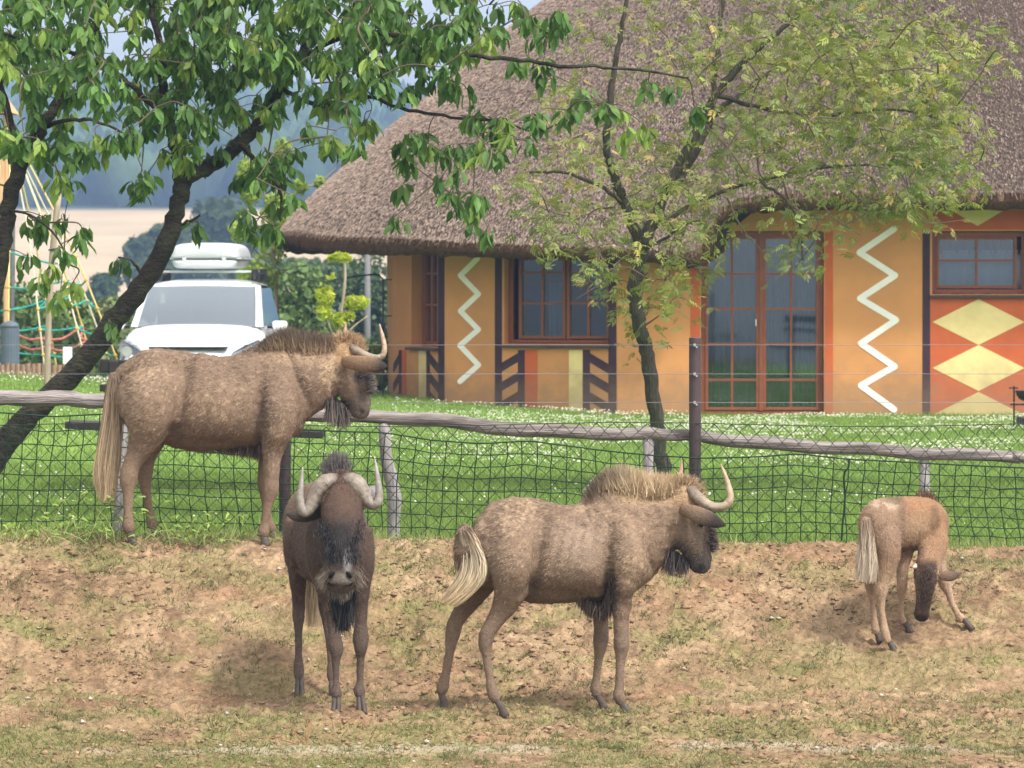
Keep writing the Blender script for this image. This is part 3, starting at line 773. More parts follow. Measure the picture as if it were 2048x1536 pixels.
class Beast:
    """an animal traced in its own enlarged view: (ox, oy, k) turns view coordinates into photo pixels"""
    def __init__(s, name, label, ox, oy, k, Y, cat='wildebeest', group=None):
        s.ox, s.oy, s.k, s.Y = ox, oy, k, Y; s.sc = k * F / Y        # view units per metre
        s.tubes = []; s.rootpt = None; s.name = name; s.label = label; s.group = group; s.hoofs = []; s.cat = cat
    def p(s, cx, cy, d=0.0):
        q = px(s.ox + cx / s.k, s.oy + cy / s.k, s.Y); q.y += d; return q
    def inv(s, V):
        X = np.asarray(V)
        cx = ((X[:, 0] / s.Y * F + 1024) - s.ox) * s.k; cy = ((ZC - X[:, 2]) / s.Y * F + HY - s.oy) * s.k
        return cx, cy, X[:, 1] - s.Y
    def tube(s, st, lat=(0, 1, 0), n=22, span=4):
        """st rows: cx, cy, d (m), r in view units, rl lateral radius in m"""
        A = crom(np.array(st, dtype=float), span)
        P = np.array([tuple(s.p(a[0], a[1], a[2])) for a in A])
        s.tubes.append((P, np.maximum(A[:, 3] / s.sc, .004), np.maximum(A[:, 4], .004), lat, n))
    def leg(s, st, hoof, toe=(1, 0), lat=(0, 1, 0), hr=None):
        """leg tube down to the pastern, standing on the ground under its hoof"""
        hx, hy, hd = hoof
        hp = s.p(hx, hy, hd); dz = g1(hp.x, hp.y) + .008 - hp.z
        A = crom(np.array(st, dtype=float), 4); n = len(A)
        P = np.array([tuple(s.p(a[0], a[1], a[2])) for a in A])
        z0, z1 = P[0, 2], P[-1, 2]
        st_i = np.linspace(0, len(st) - 1, n); kk = np.interp(st_i, np.arange(len(st)), [1.08, 1.10] + [.86] * (len(st) - 4) + [1.06, .95]); A[:, 3] *= kk; A[:, 4] *= kk
        wgt = np.clip((z0 - P[:, 2]) / max(z0 - z1, 1e-3), 0, 1) ** 1.3
        P[:, 2] += dz * wgt
        s.tubes.append((P, A[:, 3] / s.sc, A[:, 4], lat, 18))
        hp.z += dz - .008
        s.hoofs.append((Vector(P[-1]), hp, Vector((toe[0], toe[1], 0)).normalized(), A[-1, 3] / s.sc))
    def body(s, vox, colf, smooth=5, bumpf=None):
        r = np.mean([np.mean(t[0], 0) for t in s.tubes[:1]], 0)
        gzv = min(h[1].z for h in s.hoofs)
        s.root = thing(s.name, s.label, s.cat, (r[0], s.Y, gzv), group=s.group)
        mb = MB()
        for P, rb, rl, lat, n in s.tubes: mb.tube(P, rb, n, lat=lat, rl=rl)
        me = bpy.data.meshes.new('body'); me.from_pydata(mb.v, [], mb.f)
        tmp = bpy.data.objects.new('body_build', me); COL.objects.link(tmp)
        m = tmp.modifiers.new('r', 'REMESH'); m.mode = 'VOXEL'; m.voxel_size = vox; m.use_smooth_shade = True
        m = tmp.modifiers.new('s', 'SMOOTH'); m.factor = .5; m.iterations = smooth
        dg = bpy.context.evaluated_depsgraph_get(); ev_ = tmp.evaluated_get(dg)
        bm_ = bpy.data.meshes.new_from_object(ev_); bm_.name = 'body'
        bpy.data.objects.remove(tmp)
        V = get_v(bm_).astype(float)
        N = np.empty(len(V) * 3, dtype=np.float32); bm_.vertices.foreach_get('normal', N); N = N.reshape(-1, 3).astype(float)
        V += N * (.010 * (fbm(V, 9, 3, 201) - .5) + .004 * (fbm(V, 30, 2, 203) - .5))[:, None]
        if bumpf is not None: V += N * bumpf(s, V, N)[:, None]
        bm_.vertices.foreach_set('co', V.astype(np.float32).ravel()); bm_.update()
        s.colf = colf; C = colf(s, V, N); set_col(bm_, C)
        s.bodyo = link('body', bm_, M['coat'], s.root, smooth=True)
        s.V, s.N, s.C = V, N, C
        bm_.calc_loop_triangles(); T = np.empty(len(bm_.loop_triangles) * 3, dtype=np.int32); bm_.loop_triangles.foreach_get('vertices', T)
        s.T = T.reshape(-1, 3)
        for pst, hp, toe, r in s.hoofs: s.hoof(pst, hp, toe, r)
        return s.root
    def hoof(s, top, hp, toe, r):
        lat = Vector((0, 0, 1)).cross(toe)
        mb = MB()
        for sg in (-1, 1):
            o = lat * sg * r * .55
            a = top + o * .6 + Vector((0, 0, .012)); b = Vector((hp.x, hp.y, hp.z)) + o
            m1 = a.lerp(b, .45)
            mb.tube([a - toe * .004, m1 + toe * .006, b + toe * .004 + Vector((0, 0, .012)), b + toe * .014 - Vector((0, 0, .004))],
                    [r * .7, r * .85, r * 1.0, r * 1.05], 10, lat=tuple(lat), rl=[r * .5, r * .58, r * .62, r * .62])
        for sg in (-1, 1):
            q = top + lat * sg * r * .6 - toe * r * .9 + Vector((0, 0, r * .8)); mb.tube([q, q - toe * r * .5 - Vector((0, 0, r * .5))], [r * .32, r * .12], 8)
        mb.build('hoof', M['hoof'], s.root, smooth=True)
    def coat(s, n, lenf, flow, wid=.0032, lift=.28, var=(.55, 1.5)):
        """short fur over the whole body"""
        a, b, c = s.V[s.T[:, 0]], s.V[s.T[:, 1]], s.V[s.T[:, 2]]
        ar = np.linalg.norm(np.cross(b - a, c - a), axis=1); i = RNG.choice(len(ar), n, p=ar / ar.sum())
        u = RNG.uniform(0, 1, (n, 2)); f = u.sum(1) > 1; u[f] = 1 - u[f]
        P = a[i] + (b - a)[i] * u[:, :1] + (c - a)[i] * u[:, 1:]
        N = norm(s.N[s.T[i, 0]]); Cc = s.colf(s, P, N)
        D = flow(s, P, N); D = D - N * (D * N).sum(1, keepdims=True); D = norm(norm(D) + RNG.normal(0, .28, (n, 3)) + N * lift)
        L = lenf(s, P) * RNG.uniform(.6, 1.4, n)
        S = norm(np.cross(D, N)) * (wid * RNG.uniform(.6, 1.3, n) / 2)[:, None]
        V = np.stack([P - S - N * .002, P + S - N * .002, P + D * L[:, None]], 1)
        rv = RNG.uniform(var[0], var[1], (n, 1)); C = np.repeat((Cc * rv)[:, None], 3, 1); C[:, 2] *= 1.03
        o = link('coat', np_mesh('coat', V.reshape(-1, 3), Ft=np.arange(3 * n).reshape(-1, 3), col=C.reshape(-1, 3)), M['hair'], s.root)
        o['kind'] = 'stuff'
    def horn(s, st, base=(.20, .16, .13), mid=(.33, .26, .19), tip=(.44, .29, .19), name='horn'):
        A = crom(np.array(st, dtype=float), 6); P = [s.p(*a[:3]) for a in A]; n = 14
        mb = MB(); mb.tube(P, np.maximum(A[:, 3] / s.sc, .002) * (1 + .03 * np.sin(np.arange(len(A)) * 1.9)), n)
        t = np.repeat(np.linspace(0, 1, len(A)), n)[:, None]
        c = np.where(t < .4, np.array(base) + (np.array(mid) - np.array(base)) * np.clip(t / .25, 0, 1), np.array(mid) + (np.array(tip) - np.array(mid)) * (t - .4) / .6)
        c = c * (.8 + .4 * fbm(np.array(mb.v), 22, 3, 77)[:, None])
        me = bpy.data.meshes.new(name); me.from_pydata(mb.v, [], mb.f); set_col(me, c); return link(name, me, M['horn'], s.root, smooth=True)
    def ear(s, st, thick, lat=(0, 1, 0), c0=(.22, .15, .10), c1=(.045, .035, .032)):
        A = crom(np.array(st, dtype=float), 6); P = [s.p(*a[:3]) for a in A]; n = 14
        mb = MB(); mb.tube(P, np.maximum(A[:, 3] / s.sc, .003), n, lat=lat, rl=np.full(len(A), thick) * np.clip(A[:, 3] / A[:, 3].max(), .25, 1))
        t = np.repeat(np.linspace(0, 1, len(A)), n)[:, None]; k = np.clip((t - .35) / .35, 0, 1)
        c = np.array(c0) * (1 - k) + np.array(c1) * k
        me = bpy.data.meshes.new('ear'); me.from_pydata(mb.v, [], mb.f); set_col(me, c); o = link('ear', me, M['coat'], s.root, smooth=True)
        V = np.array(mb.v); q = V[RNG.integers(0, len(V), 500)]; ci = RNG.integers(0, len(V), 500)
        return o
    def eye(s, cx, cy, d, r=.016):
        c = s.p(cx, cy, d); mb = MB(); bm = bmesh.new(); bmesh.ops.create_icosphere(bm, subdivisions=2, radius=r)
        mb.add([v.co + c for v in bm.verts], [tuple(v.index for v in f.verts) for f in bm.faces]); bm.free()
        mb.build('eye', M['eye'], s.root, smooth=True)
    def crest(s, name, line, n, up, L, c0, c1, wid=.006, spread=.018, droop=.0, segs=3, fade=True, curl=.08, dspread=.12):
        """hair from random points along a line (cx, cy, d): mane, beard, tail"""
        A = crom(np.array(line, dtype=float), 12); t = RNG.uniform(0, len(A) - 1.001, n); i = t.astype(int); f = (t - i)[:, None]
        A = A[i] * (1 - f) + A[i + 1] * f; P = np.array([tuple(s.p(*a[:3])) for a in A]) + RNG.normal(0, 1, (n, 3)) * np.asarray(spread)
        tt = (t / t.max()); L = [L, L] if np.isscalar(L) else list(L); Ln = np.interp(tt, np.linspace(0, 1, len(L)), L)
        Ln = Ln * RNG.uniform(.7, 1.15, n)
        up = np.asarray(up, dtype=float)
        if up.ndim == 2: up = np.stack([np.interp(tt, np.linspace(0, 1, len(up)), up[:, k]) for k in range(3)], 1)
        D = np.broadcast_to(up, (n, 3)) + RNG.normal(0, dspread, (n, 3))
        def cc(c):
            c = np.asarray(c, dtype=float)
            return c if c.ndim == 1 else np.stack([np.interp(tt, np.linspace(0, 1, len(c)), c[:, k]) for k in range(3)], 1)
        return strands(name, P, D, Ln, wid, cc(c0), cc(c1), s.root, droop=droop, segs=segs, curl=curl)

    def locks(s, name, ga, gb, n, c0, c1, wid=.004, jit=.006, depth=.02, trim=(.72, 1.04)):
        """hair hanging between two guide lines (cx, cy, d): tail or long lock"""
        A = crom(np.array(ga, dtype=float), 3); B = crom(np.array(gb, dtype=float), 3); K = len(A)
        w_ = RNG.beta(1.3, 1.3, n)[:, None, None]; G_ = A[None] * (1 - w_) + B[None] * w_
        P = np.stack([(((s.ox + G_[..., 0] / s.k) - 1024) / F * s.Y), s.Y + G_[..., 2], ZC - ((s.oy + G_[..., 1] / s.k) - HY) / F * s.Y], -1)
        off = np.stack([RNG.normal(0, jit, n), RNG.normal(0, depth, n), RNG.normal(0, jit, n)], 1)
        tt = np.linspace(0, 1, K)[None, :, None]; P = P + off[:, None] * (.5 + .8 * tt) + (.006 * np.sin(tt * 9 + RNG.uniform(0, 6, (n, 1, 1))))
        tr = RNG.uniform(*trim, n)
        # trim: shrink each strand towards its root in parameter
        ti = np.clip(np.linspace(0, 1, K)[None] * tr[:, None], 0, 1) * (K - 1); i0 = np.clip(np.floor(ti).astype(int), 0, K - 2); f_ = (ti - i0)[..., None]
        r_ = np.arange(n)[:, None]; P = P[r_, i0] * (1 - f_) + P[r_, i0 + 1] * f_
        T = norm(np.gradient(P, axis=1)); S = norm(np.cross(T, RNG.normal(0, 1, (n, 1, 3)) + np.array([0, 1.2, 0])))
        wv = wid * (1 - .8 * np.linspace(0, 1, K) ** 2)[None, :, None] / 2 * RNG.uniform(.6, 1.4, (n, 1, 1))
        V = np.stack([P - S * wv, P + S * wv], 2).reshape(n, 2 * K, 3)
        c0 = np.array(c0, dtype=float); c0 = c0 if c0.ndim == 2 else c0[None]; cs = np.vstack([c0, np.array(c1)[None]]); t1 = np.linspace(0, 1, K); ci = np.stack([np.interp(t1, np.linspace(0, 1, len(cs)), cs[:, k]) for k in range(3)], 1)
        C = np.repeat(ci, 2, 0)[None] * RNG.uniform(.72, 1.2, (n, 1, 1))
        q = np.array([[2*j, 2*j+1, 2*j+3, 2*j+2] for j in range(K - 1)]); Q = (q[None] + (np.arange(n) * 2 * K)[:, None, None]).reshape(-1, 4)
        return link(name, np_mesh(name, V.reshape(-1, 3), Q, col=C.reshape(-1, 3)), M['hair'], s.root)

def ell(cx, cy, x, y, rx, ry, soft=.5):
    return 1 - sm(1 - soft, 1 + soft, np.sqrt(((cx - x) / rx) ** 2 + ((cy - y) / ry) ** 2))
def mixc(c, m, col): return c * (1 - m[:, None]) + np.asarray(col) * m[:, None]
BROWN, DARK, MUD, PALE = (.205, .138, .095), (.050, .039, .035), (.40, .285, .185), (.285, .195, .13)
CREAM = (.66, .50, .32)
def flow_side(s, P, N):
    cx, cy, d = s.inv(P)
    D = np.tile([-.8, 0, -.55], (len(P), 1)); D[P[:, 2] < s.root.location.z + .48] = [0, 0, -1]
    return D + (fbm(P, 6, 2, 301)[:, None] - .5) * np.array([.8, .5, 1.2])

# ---- middle animal, side on, facing right
b = Beast('wildebeest', 'muddy brown wildebeest nearest the middle, side on facing right, cream tail swept and blond mane', 840, 900, 2.844, 24.0, group='wildebeest in the paddock')
b.tube([(238,500,0,50,.05),(258,530,0,92,.10),(300,545,0,160,.13),(400,550,0,234,.16),(500,538,0,262,.17),(590,548,0,278,.17),(690,582,0,291,.185),(800,590,0,283,.205),(900,585,0,275,.22),(1000,575,0,280,.21),(1100,560,0,285,.19),(1200,535,0,250,.16),(1290,500,0,185,.12),(1345,480,0,110,.08)], n=28)
b.tube([(1060,520,0,245,.16),(1170,500,0,240,.15),(1270,465,0,222,.125),(1370,415,0,172,.108),(1450,350,0,130,.095),(1500,290,0,84,.075)])
b.tube([(900,360,0,40,.05),(980,320,0,70,.06),(1060,300,0,95,.07),(1150,295,0,100,.065),(1260,310,0,85,.06),(1360,310,0,60,.05)])
b.tube([(1120,560,-.06,120,.10),(1220,600,-.06,130,.09),(1270,640,-.02,90,.08)])
b.tube([(1440,250,.0,50,.06),(1485,270,.0,88,.088),(1518,360,0,108,.094),(1540,460,0,108,.09),(1568,550,0,90,.076),(1588,620,0,70,.068),(1592,668,0,60,.064),(1590,697,0,30,.04)])
b.tube([(1510,230,0,40,.05),(1565,290,0,40,.055),(1600,380,0,36,.05),(1635,500,0,22,.038),(1640,600,0,14,.045),(1632,655,0,10,.04)])
b.tube([(1150,420,-.09,100,.07),(1170,520,-.13,120,.08),(1175,630,-.16,122,.08),(1158,725,-.155,92,.068),(1145,820,-.14,60,.052),(1141,930,-.14,47,.042),(1143,1050,-.14,43,.038),(1143,1100,-.14,42,.037)])
b.leg([(1143,1060,-.14,43,.038),(1142,1110,-.14,41,.036),(1137,1180,-.14,31,.028),(1132,1300,-.14,28,.025),(1128,1365,-.14,33,.029),(1146,1412,-.14,26,.024)], (1176,1468,-.14))
b.tube([(1085,640,.10,90,.07),(1060,760,.13,72,.06),(1038,860,.14,56,.048),(1030,950,.14,45,.042),(1035,1050,.14,42,.038),(1031,1100,.14,41,.036)])
b.leg([(1034,1060,.14,42,.038),(1030,1110,.14,41,.036),(1019,1190,.14,31,.028),(1005,1300,.14,28,.025),(1000,1345,.14,32,.029),(1013,1388,.14,26,.024)], (1042,1448,.14))
b.tube([(470,440,-.08,140,.10),(500,540,-.125,160,.11),(530,650,-.15,142,.105),(525,755,-.145,108,.085),(485,865,-.13,74,.062),(425,965,-.13,48,.045),(380,1035,-.13,43,.04),(373,1090,-.13,38,.036)])
b.leg([(382,1030,-.13,43,.04),(374,1090,-.13,39,.036),(380,1160,-.13,32,.029),(396,1270,-.13,29,.026),(415,1365,-.13,34,.030),(438,1412,-.13,26,.024)], (474,1482,-.13))
b.tube([(390,480,.08,130,.10),(375,600,.11,128,.10),(352,720,.13,110,.085),(305,820,.13,82,.068),(245,920,.13,55,.05),(192,1012,.13,43,.04),(178,1070,.13,39,.036)])
b.leg([(196,1005,.13,43,.04),(180,1075,.13,38,.035),(166,1170,.13,31,.028),(146,1290,.13,28,.025),(126,1378,.13,34,.03),(118,1425,.13,26,.024)], (132,1500,.13))
b.tube([(262,440,0,36,.04),(238,475,-.02,30,.03),(245,510,-.03,20,.02)])
def col_mid(s, V, N):
    cx, cy, d = s.inv(V); c = np.tile(BROWN, (len(V), 1)); n1 = fbm(V, 5, 4, 311); n2 = fbm(V, 75, 3, 312)
    c = c * (.84 + .32 * n1)[:, None]
    c = mixc(c, .35 * ell(cx, cy, 560, 620, 130, 260), PALE); c = mixc(c, .45 * ell(cx, cy, 900, 560, 160, 160, .7), (.40, .29, .215))
    c = mixc(c, .55 * ell(cx, cy, 1250, 500, 170, 260, .7), PALE)
    c = mixc(c, .85 * ell(cx, cy, 550, 315, 150, 85) * sm(.46, .62, n2), MUD)
    c = mixc(c, .7 * ell(cx, cy, 450, 400, 110, 70) * sm(.5, .62, n2), MUD); c = mixc(c, .8 * ell(cx, cy, 1170, 650, 100, 70) * sm(.48, .62, n2), MUD)
    c = mixc(c, .8 * ell(cx, cy, 890, 320, 60, 30) * sm(.45, .6, n2), MUD); c = mixc(c, .6 * sm(.60, .72, n2) * ell(cx, cy, 800, 550, 700, 300, .3), MUD)
    c = mixc(c, .85 * ell(cx, cy, 1290, 240, 190, 60, .5), (.52, .37, .22)); c = mixc(c, .85 * ell(cx, cy, 1500, 240, 95, 80, .5), (.40, .265, .155))
    c = mixc(c, .6 * ell(cx, cy, 1540, 330, 70, 60), (.36, .22, .13))
    c = mixc(c, .85 * ell(cx, cy, 1470, 580, 75, 70), DARK); c = mixc(c, .92 * ell(cx, cy, 1590, 650, 90, 75, .5), (.05, .043, .042))
    c = mixc(c, .7 * ell(cx, cy, 1640, 480, 40, 120), DARK); c = mixc(c, .4 * ell(cx, cy, 1560, 480, 80, 150), (.12, .09, .075))
    c = mixc(c, .85 * ell(cx, cy, 1080, 790, 45, 130), (.03, .024, .021)); c = mixc(c, .8 * ell(cx, cy, 1600, 655, 18, 18), (.012, .010, .010)); c = mixc(c, .5 * ell(cx, cy, 1585, 460, 22, 90, .6), (.23, .165, .12))
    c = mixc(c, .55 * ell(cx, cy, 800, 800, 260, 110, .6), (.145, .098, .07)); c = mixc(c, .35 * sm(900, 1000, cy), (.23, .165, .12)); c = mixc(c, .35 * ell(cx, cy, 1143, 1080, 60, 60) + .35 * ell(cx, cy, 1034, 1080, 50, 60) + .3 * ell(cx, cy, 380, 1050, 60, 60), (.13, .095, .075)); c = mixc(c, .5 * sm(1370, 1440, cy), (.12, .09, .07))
    return c
SCULPT = {}
def sculpt(s, V, N):
    cx, cy, d = s.inv(V); h = np.zeros(len(V))
    for x, y, rx, ry, rot, a in SCULPT[s.ox]:
        c_, s_ = math.cos(R(rot)), math.sin(R(rot)); u = ((cx - x) * c_ + (cy - y) * s_) / rx; v = (-(cx - x) * s_ + (cy - y) * c_) / ry
        h += 1.45 * a * np.exp(-(u * u + v * v))
    return h * np.clip(-N[:, 1] * 1.6, 0, 1)
SCULPT[840] = [(520,600,130,210,0,.020),(672,610,36,190,8,-.030),(622,790,34,80,25,-.026),(850,620,150,150,0,.014),(1078,660,34,210,0,-.034),(1185,560,85,170,-8,.018),(1275,540,22,190,-22,-.014),(540,290,80,40,0,.012),(655,370,70,70,0,-.016),(400,500,45,130,0,-.014),(800,800,200,40,0,-.012),(1420,470,26,130,10,-.014),(1150,760,60,50,0,.012),(950,420,120,60,0,-.010),(900,560,16,140,12,-.006),(840,570,16,140,12,-.006),(780,580,16,140,12,-.006),(1500,500,40,60,0,.010)]
SCULPT[160] = [(430,560,150,220,0,.020),(648,560,38,200,8,-.030),(580,760,40,70,30,-.026),(860,650,170,150,0,.014),(1135,640,36,240,0,-.034),(1250,590,90,180,-8,.018),(1365,430,24,190,-22,-.016),(480,290,90,40,0,.012),(620,350,80,70,0,-.016),(300,520,45,140,0,-.014),(800,820,220,40,0,-.012),(1590,450,28,140,10,-.014),(1225,780,60,60,0,.012),(1000,420,120,60,0,-.010),(950,580,16,150,12,-.006),(880,590,16,150,12,-.006),(810,600,16,150,12,-.006),(1660,480,45,60,0,.010)]
def mudbump(s, V, N):
    return sculpt(s, V, N) + mudbump0(s, V, N)
def mudbump0(s, V, N):
    n = fbm(V, 30, 2, 312 + 5); return .006 * sm(.55, .75, n) * (s_reg(s, V))
def s_reg(s, V):
    cx, cy, d = s.inv(V); return (cy < 900).astype(float)
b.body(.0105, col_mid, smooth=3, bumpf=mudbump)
b.coat(62000, lambda s, P: np.where(P[:, 2] < s.root.location.z + .5, .005, .017), flow_side, lift=.2)
b.horn([(1540,225,-.05,34),(1575,262,-.10,31),(1625,300,-.14,28),(1685,318,-.16,26),(1737,300,-.17,23),(1757,258,-.17,20),(1745,190,-.16,16),(1722,120,-.15,10),(1703,72,-.14,3)], tip=(.44, .30, .20))
b.horn([(1530,235,.05,34),(1520,250,.12,33),(1500,240,.20,24),(1490,180,.24,16),(1496,120,.25,10),(1500,70,.25,3)], tip=(.50, .26, .18))
b.ear([(1485,330,-.09,30),(1540,345,-.15,42),(1610,372,-.20,48),(1675,398,-.22,36),(1728,416,-.22,6)], .022)
b.eye(1598, 420, -.082, .013)
b.crest('mane', [(950,288,0),(1010,258,0),(1090,232,0),(1180,225,0),(1290,246,0),(1380,258,0),(1440,238,0)], 9500, [(-.45,0,.8),(-.35,0,.95),(-.2,0,1),(-.08,0,1),(.0,0,1),(.08,0,1)], [.012,.055,.105,.112,.10,.098,.07],
        [(.20,.135,.095),(.26,.18,.12),(.54,.40,.26),(.66,.51,.34),(.64,.48,.31),(.46,.31,.18)], [(.15,.105,.075),(.10,.075,.058),(.26,.195,.135),(.60,.46,.30),(.63,.48,.31),(.42,.28,.165)], spread=(.014, .028, .014), wid=.0036, dspread=.13)
b.crest('mane', [(1050,250,0),(1180,245,-.02),(1300,265,-.02),(1390,275,-.02)], 2600, (-.1,-.35,.8), .05, (.40,.29,.185), (.52,.38,.24), spread=(.014,.02,.016), wid=.004, dspread=.25)
b.crest('forelock', [(1420,225,0),(1470,190,0),(1530,200,0),(1570,240,0),(1580,290,-.04)], 2200, [(-.3,-.2,.7),(.1,-.2,.9),(.5,-.2,.7),(.6,-.3,.2)], [.035,.042,.042,.03], (.36,.25,.15), (.50,.36,.22), spread=(.016,.034,.014), curl=.22, wid=.0038)
b.crest('beard', [(1400,560,0),(1430,575,0),(1475,600,0),(1520,650,0)], 650, [(-.1,0,-1),(0,0,-1)], [.13,.12,.10,.05], (.05,.045,.045), (.17,.14,.125), spread=(.006,.03,.008), droop=.15)
b.crest('nose_tuft', [(1628,430,0),(1645,500,0),(1650,550,0)], 700, (.9, 0, .25), .045, (.04,.035,.035), (.12,.085,.06), spread=(.006,.025,.02), droop=.2)['kind'] = 'stuff'
b.crest('chest_hair', [(1090,700,-.06),(1085,820,-.04),(1050,880,0),(980,870,0),(920,850,0)], 2600, [(-.1,-.3,-1),(-.15,-.1,-1),(-.2,0,-1)], [.05,.07,.075,.06,.03], (.055,.042,.036), (.16,.11,.08), spread=(.014,.045,.014), droop=.2)
b.locks('tail', [(232,445,-.03),(238,520,-.05),(248,610,-.06),(226,710,-.06),(172,790,-.05),(118,852,-.04)], [(285,440,-.10),(338,530,-.15),(380,620,-.17),(368,715,-.17),(305,795,-.15),(215,868,-.12)], 3600, [(.26,.18,.125),(.56,.43,.30),(.76,.63,.46),(.78,.65,.47),(.72,.57,.38)], (.66,.49,.30), wid=.0042, depth=.016)
b.locks('tail', [(215,470,0),(208,540,0),(205,600,0),(200,680,0)], [(260,470,-.04),(270,540,-.05),(285,610,-.05),(280,690,-.05)], 900, (.22,.16,.115), (.34,.25,.17), wid=.0042)

# ---- left animal on the bank, side on, facing right
b = Beast('wildebeest', 'tall brown wildebeest on the bank by the fence with a long straight cream tail', 160, 620, 3.103, 26.95, group='wildebeest in the paddock')
b.tube([(238,465,0,62,.05),(262,485,0,110,.10),(310,510,0,182,.14),(385,520,0,238,.17),(475,508,0,262,.175),(560,516,0,274,.175),(640,553,0,303,.20),(750,578,0,304,.22),(850,580,0,292,.235),(950,575,0,289,.225),(1050,562,0,297,.215),(1150,545,0,302,.195),(1250,525,0,275,.165),(1340,500,0,225,.13),(1400,490,0,140,.09)], n=28)
b.tube([(1100,525,0,275,.165),(1230,490,0,262,.15),(1340,460,0,238,.128),(1460,420,0,190,.11),(1565,365,0,148,.098),(1640,310,0,104,.085)])
b.tube([(960,350,0,50,.05),(1060,325,0,80,.06),(1160,310,0,95,.065),(1300,330,0,90,.06),(1450,350,0,60,.05)])
b.tube([(1570,240,0,60,.06),(1630,270,0,92,.085),(1672,360,0,108,.092),(1692,455,0,104,.088),(1712,545,0,82,.072),(1733,610,0,64,.064),(1745,652,0,48,.058),(1748,675,0,24,.035)])
b.tube([(1655,215,0,45,.05),(1725,290,0,42,.056),(1755,390,0,34,.05),(1772,500,0,22,.04),(1788,590,0,16,.046),(1780,650,0,10,.04)])
b.tube([(1215,440,-.10,120,.075),(1235,560,-.145,135,.085),(1235,690,-.17,122,.078),(1212,820,-.15,82,.058),(1198,940,-.15,58,.047),(1195,1050,-.15,48,.042),(1190,1120,-.15,46,.04)])
b.leg([(1195,1060,-.15,48,.041),(1190,1120,-.15,46,.039),(1172,1200,-.15,36,.031),(1157,1310,-.15,32,.028),(1148,1368,-.15,38,.032),(1150,1405,-.15,32,.028)], (1152,1452,-.15))
b.tube([(1215,700,.10,100,.07),(1170,820,.14,68,.056),(1145,920,.15,48,.045),(1137,1020,.15,43,.04),(1137,1090,.15,42,.038)])
b.leg([(1137,1050,.15,43,.04),(1137,1100,.15,42,.038),(1142,1190,.15,33,.03),(1160,1310,.15,31,.027),(1174,1366,.15,36,.031),(1184,1402,.15,30,.027)], (1188,1448,.15))
b.tube([(405,420,-.08,170,.11),(436,525,-.135,190,.12),(446,640,-.16,170,.11),(430,745,-.155,126,.09),(390,840,-.14,84,.07),(345,930,-.14,60,.055),(318,1000,-.14,53,.047),(312,1060,-.14,48,.043)])
b.leg([(322,990,-.14,53,.048),(312,1060,-.14,49,.043),(312,1150,-.14,39,.034),(312,1270,-.14,35,.030),(312,1350,-.14,40,.034),(322,1395,-.14,33,.028)], (332,1458,-.14))
b.tube([(470,560,.08,150,.10),(462,680,.12,130,.09),(440,790,.14,92,.074),(412,890,.14,62,.056),(395,980,.14,49,.045),(390,1050,.14,43,.04)])
b.leg([(396,980,.14,49,.045),(390,1050,.14,43,.04),(399,1140,.14,34,.031),(418,1265,.14,32,.028),(432,1340,.14,37,.032),(445,1388,.14,30,.027)], (462,1452,.14))
b.tube([(216,418,0,26,.03),(275,392,0,52,.06),(360,345,0,66,.09),(470,300,0,64,.09),(540,300,0,50,.06)])
b.tube([(1180,640,-.04,120,.10),(1300,650,-.04,125,.09),(1355,660,-.02,85,.07)])
b.tube([(225,400,0,36,.035),(205,450,0,34,.03),(190,540,0,30,.026),(195,640,0,22,.02)])
def col_left(s, V, N):
    cx, cy, d = s.inv(V); c = np.tile(BROWN, (len(V), 1)); n1 = fbm(V, 5, 4, 331); n2 = fbm(V, 75, 3, 332)
    c = c * (.84 + .32 * n1)[:, None]
    c = mixc(c, .75 * ell(cx, cy, 400, 360, 130, 100, .6) * sm(.44, .62, n2), MUD); c = mixc(c, .30 * ell(cx, cy, 420, 560, 230, 260, .6), PALE); c = mixc(c, .55 * ell(cx, cy, 420, 600, 200, 240, .5) * sm(.56, .66, n2), MUD)
    c = mixc(c, .35 * ell(cx, cy, 860, 560, 260, 130, .7), (.27, .18, .115)); c = mixc(c, .5 * ell(cx, cy, 860, 580, 240, 110, .5) * sm(.54, .64, n2), (.38, .265, .17)); c = mixc(c, .7 * ell(cx, cy, 1220, 780, 90, 220, .5) * sm(.54, .64, n2), MUD)
    c = mixc(c, .9 * ell(cx, cy, 1555, 380, 55, 110, .4) * sm(.38, .54, n2), (.52, .37, .23)); c = mixc(c, .5 * sm(.64, .74, n2) * (cy < 900), MUD)
    c = mixc(c, .5 * ell(cx, cy, 1430, 280, 220, 60, .5), (.40, .275, .17)); c = mixc(c, .9 * ell(cx, cy, 1670, 240, 100, 90, .5), (.42, .265, .14))
    c = mixc(c, .7 * ell(cx, cy, 1740, 600, 75, 90, .6), (.07, .06, .055)); c = mixc(c, .6 * ell(cx, cy, 1760, 440, 40, 130), DARK)
    c = mixc(c, .8 * ell(cx, cy, 1640, 590, 60, 40), DARK); c = mixc(c, .75 * ell(cx, cy, 1735, 420, 40, 34), (.06, .05, .045)); c = mixc(c, .85 * ell(cx, cy, 1755, 625, 18, 18), (.012, .010, .010))
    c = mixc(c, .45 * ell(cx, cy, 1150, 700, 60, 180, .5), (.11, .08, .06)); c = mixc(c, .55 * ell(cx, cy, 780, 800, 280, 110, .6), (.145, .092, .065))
    c = mixc(c, .5 * sm(1370, 1440, cy), (.13, .10, .08)); c = mixc(c, .5 * ell(cx, cy, 320, 1080, 60, 200), (.30, .21, .14))
    return c
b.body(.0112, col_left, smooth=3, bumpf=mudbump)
b.coat(62000, lambda s, P: np.where(P[:, 2] < s.root.location.z + .5, .005, .018), flow_side, wid=.0034, lift=.2)
